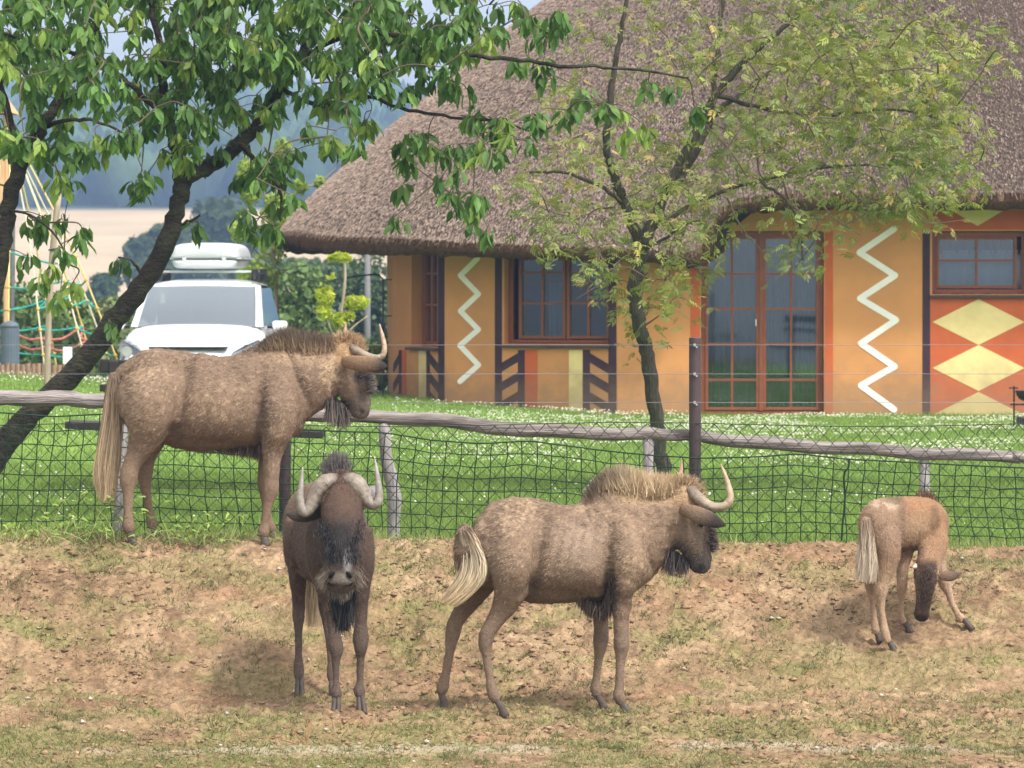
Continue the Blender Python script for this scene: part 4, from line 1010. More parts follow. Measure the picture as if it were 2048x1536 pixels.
b.horn([(1690,235,-.05,28),(1735,258,-.10,26),(1790,282,-.14,22),(1845,293,-.16,20),(1882,280,-.17,19),(1895,235,-.17,17),(1883,165,-.16,13),(1863,84,-.15,4)], tip=(.44, .29, .20))
b.horn([(1690,235,.05,30),(1680,260,.12,30),(1655,235,.2,24),(1636,185,.24,17),(1637,130,.25,11),(1637,78,.25,4)], tip=(.52, .30, .21))
b.ear([(1640,318,-.09,30),(1700,322,-.16,44),(1780,330,-.22,48),(1850,340,-.24,42),(1890,344,-.24,26),(1915,346,-.24,5)], .024, c0=(.26,.165,.10))
b.eye(1738, 415, -.078, .012)
b.crest('mane', [(1020,280,0),(1110,255,0),(1200,230,0),(1300,240,0),(1410,268,0),(1510,278,0),(1580,258,0)], 10500, [(-.4,0,.8),(-.3,0,1),(-.2,0,1),(-.08,0,1),(.02,0,1)], [.008,.02,.06,.115,.12,.11,.075],
        [(.21,.145,.10),(.29,.20,.13),(.34,.24,.15),(.35,.245,.155),(.34,.23,.145)], [(.13,.10,.08),(.075,.06,.052),(.11,.085,.065),(.13,.095,.07),(.17,.12,.08)], spread=(.014,.028,.014), wid=.0038, dspread=.13)
b.crest('mane', [(1180,250,-.02),(1320,265,-.02),(1460,285,-.02),(1560,280,-.02)], 2600, (-.05,-.35,.8), .055, (.33,.23,.15), (.40,.28,.18), spread=(.014,.02,.016), wid=.004, dspread=.25)
b.crest('forelock', [(1570,215,0),(1630,180,0),(1700,195,0),(1745,250,-.03)], 2600, [(-.3,-.2,.7),(.2,-.2,.9),(.7,-.2,.4)], [.030,.036,.028], (.36,.23,.125), (.48,.33,.19), spread=(.018,.034,.014), curl=.2, wid=.0038)
b.crest('beard', [(1540,550,0),(1580,555,0),(1625,590,0),(1660,630,0)], 900, [(-.06,0,-1),(.03,0,-1)], [.13,.15,.13,.08], [(.08,.07,.065),(.16,.13,.11)], (.24,.20,.17), spread=(.008,.03,.008), droop=.15)
b.crest('nose_tuft', [(1752,370,0),(1770,440,0),(1780,500,0)], 900, (.8, 0, .35), .055, (.07,.06,.055), (.20,.17,.15), spread=(.008,.025,.012), droop=.15)['kind'] = 'stuff'
b.crest('chest_hair', [(1135,840,-.05),(1110,860,0),(1050,850,0),(985,855,0),(900,868,0),(720,873,0)], 1800, (-.12, 0, -1), [.05,.06,.055,.04,.012,.006], (.055,.042,.036), (.15,.10,.07), spread=(.014,.04,.01), droop=.2)
b.locks('tail', [(202,398,-.01),(174,500,-.01),(150,660,-.01),(122,850,-.01),(104,1000,-.01),(124,1180,-.01)], [(236,412,-.03),(250,520,-.04),(253,650,-.04),(244,850,-.04),(232,1000,-.04),(206,1190,-.04)], 3400, [(.22,.155,.11),(.27,.19,.13),(.38,.275,.18),(.52,.39,.25),(.54,.40,.255)], (.60,.45,.28), wid=.0048, depth=.022)

# ---- front animal, looking at the camera
b = Beast('wildebeest', 'dark brown wildebeest facing the camera with a black face and upturned grey horns', 480, 890, 2.743, 23.9, group='wildebeest in the paddock')
LX = (1, 0, 0)
b.tube([(575,620,-.03,90,.07),(565,610,.02,160,.13),(530,570,.12,225,.165),(490,530,.28,270,.19),(455,520,.48,290,.20),(420,518,.68,285,.195),(390,510,.86,265,.185),(365,500,1.0,235,.165),(345,485,1.12,170,.12),(335,470,1.18,90,.07)], lat=LX, n=28)
b.tube([(500,430,.45,150,.10),(520,400,.25,190,.14),(540,370,.10,165,.12),(552,340,.0,120,.10),(556,300,-.06,90,.08)], lat=LX)
b.tube([(660,470,.12,90,.06),(672,560,.10,110,.06),(682,650,.08,95,.052),(668,760,.07,62,.045),(662,860,.07,50,.040),(661,950,.07,38,.033),(660,1030,.07,33,.029)], lat=LX)
b.leg([(660,1000,.07,34,.030),(660,1070,.07,42,.038),(660,1120,.06,43,.039),(658,1185,.07,28,.025),(655,1300,.07,25,.022),(652,1350,.07,37,.033),(658,1388,.06,27,.025)], (668,1468,.04), toe=(.05, -1), lat=LX)
b.tube([(430,560,.16,110,.07),(435,660,.14,110,.065),(455,760,.12,80,.055),(485,850,.10,52,.044),(502,950,.09,39,.034),(515,1060,.08,35,.031)], lat=LX)
b.leg([(510,1020,.08,32,.028),(522,1110,.07,42,.038),(526,1155,.06,42,.038),(523,1225,.06,27,.025),(525,1325,.05,24,.022),(525,1376,.05,36,.032),(527,1415,.04,27,.025)], (527,1490,.02), toe=(0, -1), lat=LX)
b.tube([(285,560,.88,120,.075),(275,680,.90,105,.062),(272,780,.90,72,.05),(274,880,.92,46,.038),(275,960,.95,37,.033),(275,1020,.94,33,.03)], lat=LX)
b.leg([(275,950,.95,38,.034),(275,1010,.94,34,.031),(276,1090,.92,27,.025),(277,1190,.90,26,.024),(278,1268,.88,32,.029),(283,1312,.86,28,.026)], (286,1392,.84), toe=(.05, -1), lat=LX)
b.tube([(430,640,.92,120,.075),(428,740,.94,100,.06),(424,840,.96,62,.047),(428,930,.98,45,.038),(434,990,.98,38,.034)], lat=LX)
b.leg([(428,930,.98,46,.038),(434,990,.98,39,.034),(446,1090,.95,28,.026),(460,1210,.92,27,.024),(468,1285,.90,32,.029),(474,1325,.88,28,.026)], (480,1392,.86), toe=(.1, -1), lat=LX)
# head hanging in front of the chest
b.tube([(556,165,.0,30,.05),(558,200,-.07,75,.08),(563,265,-.13,100,.104),(567,350,-.19,104,.106),(568,440,-.24,98,.094),(568,540,-.29,88,.082),(567,620,-.32,82,.082),(566,680,-.33,80,.096),(566,728,-.33,66,.092),(566,768,-.32,42,.062),(566,785,-.31,16,.03)], lat=LX, n=26)
b.tube([(430,420,.10,60,.05),(415,520,.08,75,.06),(425,640,.05,70,.06),(450,740,.06,50,.05)], lat=LX)
b.tube([(300,430,.40,110,.06),(285,560,.42,125,.065),(290,680,.46,90,.06)], lat=LX)
b.tube([(520,735,-.37,16,.02),(545,722,-.395,22,.03),(566,722,-.40,23,.034),(590,722,-.395,22,.03),(614,735,-.37,16,.02)], lat=(0,0,1), n=12)
b.tube([(490,392,-.17,25,.02),(500,402,-.235,30,.024),(512,420,-.25,20,.016)], lat=LX, n=10); b.tube([(645,392,-.17,25,.02),(636,402,-.235,30,.024),(624,420,-.25,20,.016)], lat=LX, n=10)
def col_front(s, V, N):
    cx, cy, d = s.inv(V); c = np.tile((.088, .058, .043), (len(V), 1)); n1 = fbm(V, 5, 4, 351); n2 = fbm(V, 70, 3, 352)
    c = c * (.75 + .5 * n1)[:, None]; hd = (d < .03).astype(float)
    c = mixc(c, .5 * (d > .3) * ell(cx, cy, 330, 330, 190, 150, .6), (.23, .155, .10)); c = mixc(c, .3 * sm(.5, .65, n2) * (d > .05), (.20, .135, .09))
    h = hd * (cy < 800) * ell(cx, cy, 566, 480, 110, 350, .2)
    c = mixc(c, .9 * h * ell(cx, cy, 566, 520, 80, 160, .5), (.022, .020, .021)); c = mixc(c, .8 * h * ell(cx, cy, 560, 280, 90, 110, .5), (.098, .060, .044))
    c = mixc(c, .75 * h * ell(cx, cy, 606, 610, 22, 62, .5), (.27, .25, .25)); c = mixc(c, .8 * h * ell(cx, cy, 566, 705, 100, 38, .6), (.15, .125, .105))
    c = mixc(c, .9 * h * ell(cx, cy, 566, 738, 75, 9, .4), (.015, .012, .012))
    c = mixc(c, .85 * h * (ell(cx, cy, 515, 690, 13, 18) + ell(cx, cy, 618, 690, 13, 18)), (.012, .010, .010))
    c = mixc(c, .35 * h * ell(cx, cy, 566, 770, 60, 30), (.2, .15, .12)); c = mixc(c, .45 * sm(900, 1000, cy), (.13, .095, .075)); c = mixc(c, .5 * sm(1330, 1400, cy), (.17, .135, .12))
    return c
b.body(.0105, col_front, smooth=4)
def flow_front(s, P, N):
    D = np.tile([-.1, .5, -.9], (len(P), 1)); return D + (fbm(P, 6, 2, 301)[:, None] - .5) * np.array([.9, .5, .6])
b.coat(48000, lambda s, P: np.where(P[:, 2] < s.root.location.z + .5, .007, np.where(P[:, 1] < s.Y - .12, .009, .017)), flow_front, wid=.003)
HB, HM, HT = (.15, .115, .085), (.25, .205, .165), (.30, .265, .24)
b.horn([(552,192,-.10,30),(520,196,-.135,50),(472,212,-.15,54),(430,262,-.16,44),(400,322,-.17,36),(370,358,-.18,29),(347,340,-.19,25),(339,275,-.19,20),(345,200,-.18,13),(352,113,-.17,4)], HB, HM, HT)
b.horn([(566,192,-.10,30),(602,194,-.135,50),(645,212,-.15,54),(684,260,-.16,44),(712,302,-.17,36),(741,318,-.18,29),(765,296,-.19,25),(768,236,-.19,20),(758,150,-.18,12),(744,66,-.17,4)], HB, HM, HT)
b.ear([(475,348,-.06,30),(420,362,-.06,42),(355,380,-.05,42),(300,384,-.04,30),(256,374,-.03,5)], .022, lat=(0, 1, 0), c0=(.04, .03, .025), c1=(.085, .062, .052))
b.ear([(660,335,-.06,26),(695,300,-.03,38),(722,258,.0,40),(738,224,.02,6)], .022, lat=(0, 1, 0), c0=(.14, .09, .07), c1=(.22, .20, .21))
b.eye(478, 402, -.225, .015); b.eye(655, 402, -.225, .015)
for cx_, sg in ((522, -1), (610, 1)):
    q = [tuple(b.p(cx_ - sg * 14, 668, -.395)), tuple(b.p(cx_, 678, -.408)), tuple(b.p(cx_ + sg * 16, 700, -.404))]
    MB().tube(q, [.004, .010, .005], 10).build('nostril', M['nostril'], b.root, smooth=True)
MB().tube(crom([tuple(b.p(*v)) for v in ((482,708,-.345),(505,730,-.375),(535,744,-.392),(566,748,-.396),(598,744,-.392),(628,730,-.375),(650,706,-.345))], 4), .0065, 8).build('mouth', M['nostril'], b.root, smooth=True)
b.crest('mane', [(470,150,.02),(500,125,.05),(540,112,.06),(575,125,.05)], 3000, (0, .05, 1), [.018,.03,.035,.022], (.075,.062,.058), (.16,.14,.135), spread=(.018,.05,.022), wid=.0036)
b.crest('forelock', [(548,165,-.11),(552,215,-.17),(556,275,-.21),(560,330,-.24)], 2600, [(0,-.4,.6),(0,-.5,.1),(0,-.4,-.5)], .030, (.085,.052,.038), (.135,.082,.058), spread=(.036,.012,.012), curl=.2, droop=.2, wid=.0036)
b.crest('face_tuft', [(562,400,-.27),(563,450,-.30),(564,500,-.33)], 3400, [(0,-.35,-.6),(0,-.3,-.8)], .022, (.018,.016,.017), (.040,.036,.037), spread=(.048,.012,.012), droop=.15, wid=.004)
b.crest('face_tuft', [(564,500,-.335),(565,560,-.36),(566,610,-.375)], 3000, [(0,-.35,-.6),(0,-.3,-.8)], .026, (.014,.013,.014), (.030,.028,.029), spread=(.036,.012,.012), droop=.15, wid=.004)
b.crest('whiskers', [(500,670,-.36),(478,700,-.35),(484,735,-.34)], 420, (-.7, -.2, -.65), [.03,.042,.035], (.14,.105,.08), (.27,.215,.165), spread=.013, droop=.15, wid=.0026)
b.crest('whiskers', [(632,660,-.36),(652,695,-.35),(646,730,-.34)], 420, (.7, -.2, -.6), [.03,.042,.035], (.14,.105,.08), (.27,.215,.165), spread=.013, droop=.15, wid=.0026)
b.crest('whiskers', [(515,770,-.34),(566,792,-.34),(615,770,-.34)], 420, (0, -.1, -1), [.025,.035,.025], (.11,.085,.065), (.20,.16,.125), spread=.014, droop=.1, wid=.0026)
b.crest('beard', [(530,800,-.27),(575,830,-.25),(615,800,-.27)], 2200, [(.15,0,-1),(.02,0,-1),(-.12,0,-1)], [.10,.155,.11], (.012,.011,.012), (.03,.027,.027), spread=(.012,.02,.02), droop=.15)
b.locks('tail', [(318,600,1.2),(316,720,1.2),(314,860,1.2),(312,980,1.2),(312,1085,1.2)], [(368,600,1.2),(382,720,1.2),(392,860,1.2),(390,980,1.2),(392,1095,1.2)], 1500, (.50,.38,.25), (.60,.46,.30), wid=.0045)

# ---- calf, seen from behind, nosing the ground
b = Beast('wildebeest_calf', 'small orange brown wildebeest calf with its dark head lowered between its front legs', 1640, 930, 3.84, 25.5, cat='calf')
LT = (-.62, .78, 0)
b.tube([(345,430,-.17,80,.05),(385,440,-.14,150,.09),(450,450,-.08,198,.118),(530,452,-.02,205,.125),(620,450,.04,200,.125),(710,455,.10,203,.125),(800,465,.16,205,.118),(870,480,.21,190,.10),(930,505,.26,145,.075),(975,530,.29,70,.045)], lat=LT, n=26)
b.tube([(820,420,.14,120,.08),(870,520,.16,135,.085),(880,610,.10,115,.08),(855,690,.02,92,.072),(830,740,-.05,80,.066)], lat=(.8, .5, 0))
b.tube([(830,690,-.02,50,.05),(818,745,-.06,78,.064),(804,830,-.09,84,.069),(793,920,-.12,76,.056),(782,1020,-.13,64,.043),(771,1090,-.13,58,.041),(764,1145,-.13,50,.043),(758,1182,-.12,22,.026)], lat=(1, 0, 0), n=20)
b.tube([(818,780,-.12,26,.03),(806,850,-.155,24,.026),(795,940,-.165,18,.02)], lat=(1,0,0), n=10)
b.tube([(450,440,-.08,120,.09),(475,540,-.12,135,.088),(500,660,-.145,112,.072),(490,770,-.15,78,.055),(470,860,-.15,52,.040),(455,925,-.15,46,.034)], lat=(.75, .6, 0))
b.leg([(460,905,-.15,48,.036),(454,960,-.15,44,.032),(456,1050,-.15,33,.024),(470,1180,-.15,29,.021),(492,1290,-.15,32,.024),(516,1335,-.15,27,.021)], (550,1402,-.15), toe=(.8, -.5), lat=(.6, .8, 0))
b.tube([(385,600,-.04,90,.07),(395,720,-.03,70,.055),(388,810,-.02,48,.04),(378,890,-.02,38,.03)], lat=(.75, .6, 0))
b.leg([(380,870,-.02,39,.031),(380,930,-.02,35,.028),(398,1040,-.02,27,.021),(415,1180,-.02,26,.02),(424,1265,-.02,30,.023),(432,1305,-.02,26,.021)], (448,1352,-.02), toe=(.6, -.4), lat=(.6, .8, 0))
b.tube([(680,600,.10,70,.06),(655,700,.09,60,.05),(642,800,.08,44,.036),(640,890,.08,36,.03)], lat=LT)
b.leg([(640,880,.08,36,.03),(640,960,.08,35,.028),(636,1060,.08,27,.021),(630,1190,.08,26,.02),(640,1250,.08,30,.023),(658,1285,.08,26,.02)], (692,1345,.08), toe=(.8, -.5), lat=LT)
b.tube([(920,560,.22,100,.07),(915,680,.20,78,.056),(930,790,.18,56,.042),(960,880,.17,46,.034)], lat=LT)
b.leg([(955,865,.17,47,.035),(985,950,.17,41,.031),(1010,1020,.16,35,.026),(1032,1110,.15,27,.021),(1068,1205,.14,26,.02),(1098,1262,.14,31,.023),(1120,1290,.13,25,.02)], (1166,1345,.12), toe=(.85, -.5), lat=LT)
b.tube([(335,400,-.17,34,.026),(318,470,-.19,34,.026),(322,560,-.19,26,.02),(325,640,-.19,20,.016)], lat=(1, 0, 0))
def col_calf(s, V, N):
    cx, cy, d = s.inv(V); n1 = fbm(V, 6, 4, 371); n2 = fbm(V, 24, 3, 372)
    c = np.tile((.30, .175, .105), (len(V), 1)) * (.8 + .4 * n1)[:, None]
    c = mixc(c, .65 * ell(cx, cy, 470, 480, 190, 260, .4), (.24, .165, .115)); c = mixc(c, .6 * ell(cx, cy, 880, 370, 170, 210, .9), (.27, .150, .075)); c = mixc(c, .5 * ell(cx, cy, 690, 270, 140, 80, .9), (.31, .155, .075))
    c = mixc(c, .6 * ell(cx, cy, 615, 320, 34, 110, .9), (.11, .07, .048)); c = mixc(c, .7 * ell(cx, cy, 480, 300, 110, 40, .6) * sm(.42, .58, n2), (.50, .38, .27)); c = mixc(c, .6 * ell(cx, cy, 560, 270, 60, 30), (.09, .06, .045))
    c = mixc(c, .5 * ell(cx, cy, 760, 520, 90, 130, .6), (.36, .25, .155))
    c = mixc(c, .65 * ell(cx, cy, 890, 430, 40, 110), (.13, .08, .05)) 
    c = mixc(c, .7 * sm(680, 820, cy) * (np.abs(cx - 790) > 100), (.42, .30, .205))
    h = sm(690, 760, cy + 60 * (n2 - .5)) * (1 - sm(85, 112, np.abs(cx - 785))) * (d < .04)
    c = mixc(c, .92 * h, (.046, .030, .023)); c = mixc(c, .7 * h * sm(.52, .62, n2), (.17, .10, .058)); c = mixc(c, .5 * h * ell(cx, cy, 735, 950, 26, 160, .6), (.20, .125, .08)); c = mixc(c, .8 * h * ell(cx, cy, 755, 1160, 60, 30), (.016, .013, .012))
    c = mixc(c, .7 * ell(cx, cy, 700, 660, 90, 50), (.13, .085, .06))
    return c
b.body(.0085, col_calf, smooth=4)
b.coat(34000, lambda s, P: np.where(P[:, 2] < s.root.location.z + .32, .006, .014), flow_front, wid=.0028)
b.ear([(880,835,-.02,18),(945,852,.02,34),(1010,858,.05,40),(1060,850,.06,24),(1100,832,.07,4)], .012, c0=(.16, .10, .07), c1=(.11, .075, .06))
b.ear([(745,760,-.06,16),(720,772,-.10,22),(700,775,-.13,5)], .014, c0=(.5, .42, .34), c1=(.55, .48, .4))
b.eye(872, 850, -.115, .010)
b.crest('mane', [(770,255,.14),(830,252,.18),(890,296,.22),(930,356,.25)], 900, [(0,0,1),(.5,.2,.9)], [.010,.022,.018], (.17,.085,.045), (.10,.06,.04), spread=.012, wid=.004)
b.crest('face_tuft', [(800,780,-.17),(790,900,-.19),(780,1030,-.19)], 1800, (0, -.3, -.8), .014, (.030,.021,.017), (.12,.075,.045), spread=(.03,.012,.02), curl=.15, wid=.0032)
b.locks('tail', [(305,415,-.20),(290,520,-.21),(282,620,-.21),(272,740,-.21),(262,850,-.21)], [(362,425,-.20),(375,520,-.21),(385,620,-.22),(404,740,-.22),(398,880,-.22)], 1900, [(.26,.18,.125),(.33,.245,.175),(.48,.38,.285),(.56,.46,.35)], (.58,.48,.37), wid=.0038, depth=.018)
# ------------------------------------------------------------------ fences
FY = 28.0
def fz(x, y, Y=FY): return px(x, y, Y)
chain = thing('chain_link_fence', 'chain link fence on brown metal posts with plain wires strung above the mesh', 'fence', (0, FY, g1(0, FY)))
mb = MB()
for k in range(-44, 44):
    for fam in (0, 1):
        P = []
        for j in range(16):
            x = k * .1 + ((j % 2) * .05 if fam == 0 else .1 - (j % 2) * .05)
            z = .782 - j * .05
            P.append((x + RNG.normal(0, .003), FY - .004 + .008 * ((j + fam) % 2) + .012 * math.sin(x * 3), z + RNG.normal(0, .003) + .012 * math.sin(x * 2.2)))
        mb.tube(P, .0028, 4, cap=False)
tag(mb.build('wire_mesh', M['wire'], chain), kind='stuff')
for yy, rr in ((690, .0016), (748, .0016), (805, .0017), (849, .0026), (980, .0018)):
    pts = [(x, FY + .012 * math.sin(x * 3), fz(0, yy).z + .012 * math.sin(x * 2.2) * (yy > 840)) for x in np.linspace(-4.4, 4.4, 60)]
    MB().tube(pts, rr, 5).build('strand_wire', M['zinc'] if yy < 840 else M['wire'], chain)
for xx, yt in ((-250, 678), (570, 676), (1390, 675), (2210, 674)):
    p0 = fz(xx, yt, FY + .06); zb = g1(p0.x, FY + .06) - .2
    mb = MB(); mb.tube([(p0.x, p0.y, zb), (p0.x, p0.y, .5), (p0.x, p0.y, p0.z)], .036, 20)
    po = mb.build('post', M['metal_post'], chain, smooth=False, bevel=.004)
    for yy in (690, 748, 805):
        q = fz(xx, yy, FY + .02)
        mb = MB(); mb.tube([(q.x - .002, q.y + .01, q.z), (q.x - .002, q.y - .012, q.z)], .009, 8); mb.tube([(q.x + .010, q.y + .01, q.z - .012), (q.x + .010, q.y - .006, q.z - .012)], .006, 8)
        mb.build('bolt', M['bolt'], po); 
# green square net hung on the animals' side
netx = np.array([-300, 0, 100, 200, 300, 450, 620, 700, 760, 864, 960, 1057, 1100, 1200, 1300, 1400, 1500, 1600, 1700, 1800, 1900, 2048, 2350])
nety = np.array([826, 822, 831, 827, 840, 852, 858, 862, 863, 880, 888, 883, 889, 902, 912, 916, 912, 905, 919, 926, 931, 937, 944])
NY = FY - .05; nc, nr = 100, 9
xs = np.linspace(-4.4, 4.4, nc); ztop = np.array([fz(0, np.interp(x / NY * F + 1024, netx, nety), NY).z for x in xs])
G = np.zeros((nc, nr, 3))
for i in range(nc):
    zb = g1(xs[i], NY) + .03
    for j in range(nr):
        t = j / (nr - 1); G[i, j] = (xs[i] + .03 * math.sin(i * .23 + 1) * t + .035 * (vn(np.array([[xs[i] * .8, t * 2]]), 1, 7)[0] - .5) + RNG.normal(0, .003), NY + .03 * math.sin(xs[i] * 2 + j * .6), ztop[i] * (1 - t) + zb * t + RNG.normal(0, .003) * (j > 0) + .018 * (vn(np.array([[xs[i] * 1.3, t * 3]]), 1, 9)[0] - .5))
net = thing('garden_net', 'dark green square mesh net hung along the lower part of the fence', 'net', (0, NY, g1(0, NY)))
mb = MB()
for i in range(nc): mb.tube(crom(G[i], 2), .0031, 4, cap=False)
for j in range(nr): mb.tube(crom(G[:, j], 2), .0042 if j == 0 else .0031, 4, cap=False)
tag(mb.build('net_cords', M['net'], net), kind='stuff')
P = [fz(1698, 918, NY - .006), fz(1697, 935, NY - .01), fz(1688, 950, NY - .006), fz(1690, 1000, NY - .006), fz(1685, 1050, NY - .006), fz(1682, 1098, NY - .006)]
MB().tube(crom([tuple(p) for p in P], 5), .0065, 6).build('joining_cord', M['net'], net)
# weathered rail fence behind the net
RY = FY + .17
rail = thing('rail_fence', 'low weathered grey wooden fence of round rails on short posts', 'fence', (0, RY, g1(0, RY)))
def log(name, pts, r, m, seed, n=16, wob=.10, flat=False):
    A = crom([tuple(p) for p in pts], 8); N = len(A); t = np.linspace(0, 1, N)
    A = A + np.stack([np.zeros(N), .008 * np.sin(t * 17 + seed), .006 * np.sin(t * 29 + seed * 2)], 1)
    rr = np.interp(t, np.linspace(0, 1, len(r)), r) * (1 + wob * (vn(np.stack([t * 40, np.full(N, seed)], 1), 1, 3) - .5))
    mb = MB(); mb.tube(A, rr, n); o = mb.build(name, M[m], rail, smooth=True)
    V = get_v(o.data).astype(float); cen_ = np.repeat(A, n, 0); d = V - cen_
    V = cen_ + d * (1 + .16 * (fbm(V * np.array([1, 3, 3]), 5, 3, 41 + seed) - .5))[:, None]
    o.data.vertices.foreach_set('co', V.astype(np.float32).ravel()); o.data.update(); return o
log('rail', [fz(x, y, RY) for x, y in ((-320, 806), (-100, 800), (0, 797), (110, 797), (205, 802), (330, 806))], [.042, .045, .047, .045, .04], 'rail', 1)
log('rail', [fz(x, y, RY) for x, y in ((300, 812), (450, 822), (620, 829), (740, 834), (850, 838), (950, 850), (1080, 862), (1200, 866), (1296, 870))], [.036, .038, .04, .043, .040, .036], 'rail', 2)
log('rail', [fz(x, y, RY) for x, y in ((1268, 866), (1330, 868), (1420, 876), (1550, 888), (1700, 897), (1850, 906), (2040, 915))], [.034, .036, .040, .038, .036], 'rail', 3)
log('rail', [fz(x, y, RY) for x, y in ((2026, 912), (2150, 918), (2360, 926))], [.032, .038, .036], 'rail', 4)
for k, (xt, yt, xb, r) in enumerate(((246, 818, 234, .036), (768, 846, 789, .038), (1297, 872, 1297, .037), (1849, 916, 1850, .033), (-260, 818, -262, .036), (2300, 938, 2302, .035))):
    a = fz(xt, yt, RY); c = fz(xb, 1090, RY); c.z = g1(c.x, RY) - .15
    pts = [c, c.lerp(a, .3) + Vector((.012 if k == 1 else .0, 0, 0)), c.lerp(a, .5) + Vector((.03 if k == 1 else .004, 0, 0)), c.lerp(a, .75), a.lerp(c, .02), a]
    log('post', pts, [r * 1.02, r, r * 1.12 if k == 1 else r, r * .96, r * .9, r * .55], 'post', 11 + k)

# ------------------------------------------------------------------ trees with leaves
def leaf_unit(name, col, nl=1):
    """one leaf blade 1 m long along +X (folded on its rib); nl > 1: leaflets along a stalk"""
    V = []; Fs = []
    def blade(o, d, L, W):
        d = d.normalized(); s = Vector((-d.y, d.x, 0)).normalized(); b = len(V)
        for t, wd in ((0, 0), (.22, .30), (.5, .5), (.8, .28), (1, 0)):
            c = o + d * t * L + Vector((0, 0, -.22 * L * t * t))
            if wd == 0: V.append(c)
            else: V.extend([c - s * wd * W + Vector((0, 0, .16 * W)), c, c + s * wd * W + Vector((0, 0, .16 * W))])
        Fs.extend([(b, b+1, b+2), (b, b+2, b+3), (b+1, b+4, b+5, b+2), (b+2, b+5, b+6, b+3), (b+4, b+7, b+8, b+5), (b+5, b+8, b+9, b+6), (b+7, b+10, b+8), (b+8, b+10, b+9)])
    if nl == 1: blade(Vector((.16, 0, 0)), Vector((1, 0, 0)), .84, .38)
    else:
        for k in range(nl):
            t = .28 + .6 * (k // 2) / max(1, (nl - 1) / 2)
            if k == nl - 1: blade(Vector((.62, 0, -.05)), Vector((1, 0, -.1)), .40, .125)
            else:
                sg = 1 if k % 2 else -1; blade(Vector((t * .75, 0, 0)), Vector((.62, sg * .8, -.05)), .36, .115)
    P = np.array([tuple(v) for v in V]); fs = []
    st = [(0, 0, .008), (.2 if nl == 1 else .62, 0, .008)]
    b = len(V); V += [Vector((0, -.008, 0)), Vector((0, .008, 0)), Vector((.62 if nl > 1 else .2, .006, -.02)), Vector((.62 if nl > 1 else .2, -.006, -.02))]; Fs.append((b, b+3, b+2, b+1))
    me = bpy.data.meshes.new(name); me.from_pydata([tuple(v) for v in V], [], Fs); c = np.tile(col, (len(V), 1)); c[-4:] = (.16, .17, .06)
    set_col(me, c); me.update(); return me
def leaf_cloud(tree, P, D, L, cols, units, m, nobj=300, name='leaf', mass='foliage'):
    """leaves at P pointing along D, length L; the nobj largest in view become objects, the rest one mesh"""
    n = len(P); D = norm(D); U = norm(np.array([0, 0, 1.0]) + RNG.normal(0, .55, (n, 3))); S = norm(np.cross(U, D)); Z = np.cross(D, S)
    c_px = P[:, 0] / P[:, 1] * F + 1024; c_py = HY - (P[:, 2] - ZC) / P[:, 1] * F
    vis = (c_px > 10) & (c_px < 2038) & (c_py > 10) & (c_py < 1500)
    score = L / P[:, 1] + .0 * vis; score[~vis] = -1
    score = score - .0006 * (P[:, 1] - P[:, 1].min())
    order = np.argsort(-score); pick = order[:nobj]
    kind = np.argmin(np.abs(cols[:, None, :] - np.array([u[1] for u in units])[None]).sum(2), 1)
    iv = wmat(tree).inverted()
    for i in pick:
        me = units[kind[i]][0]
        o = bpy.data.objects.new(name, me); COL.objects.link(o); o.parent = tree; o.matrix_parent_inverse = iv
        Mx = Matrix((D[i] * L[i], S[i] * L[i], Z[i] * L[i])).transposed().to_4x4(); Mx.translation = Vector(P[i]); o.matrix_basis = Mx
        if not me.materials: me.materials.append(M[m])
    rest = np.setdiff1d(np.arange(n), pick); u = units[0][0]
    uv = get_v(u).astype(float); nv = len(uv)
    V = P[rest][:, None] + (uv[None, :, 0:1] * D[rest][:, None] + uv[None, :, 1:2] * S[rest][:, None] + uv[None, :, 2:3] * Z[rest][:, None]) * L[rest][:, None, None]
    T = []; u.calc_loop_triangles()
    T = np.array([tuple(t.vertices) for t in u.loop_triangles])
    Ft = (T[None] + (np.arange(len(rest)) * nv)[:, None, None]).reshape(-1, 3)
    C = np.repeat((cols[rest] * RNG.uniform(.75, 1.25, (len(rest), 1)))[:, None], nv, 1)
    o = link(mass, np_mesh(mass, V.reshape(-1, 3), Ft=Ft, col=C.reshape(-1, 3)), M[m], tree); o['kind'] = 'stuff'; return o
def branch(tree, pts, r, Y, m='bark', name='branch', dy=None, rough=.16, n=12):
    """pts photo pixels; r in pixels"""
    k = len(pts); dy = [0] * k if dy is None else dy
    A = crom([tuple(px(x, y, Y + d)) for (x, y), d in zip(pts, dy)], 6); t = np.linspace(0, 1, len(A)); rr = np.interp(t, np.linspace(0, 1, len(r)), r) * Y / F
    rr *= 1 + rough * (vn(np.stack([t * len(A) * .7, np.full(len(A), pts[0][0])], 1), 1, 5) - .5)
    A += RNG.normal(0, .006, A.shape) * (rr[:, None] > .01)
    mb = MB(); mb.tube(A, rr, n); o = mb.build(name, M[m], tree, smooth=True)
    V = get_v(o.data).astype(float); ce = np.repeat(A, n, 0)
    V = ce + (V - ce) * (1 + rough * 1.6 * (fbm(V, 11, 3, 43) - .5))[:, None]
    o.data.vertices.foreach_set('co', V.astype(np.float32).ravel()); o.data.update()
    return A
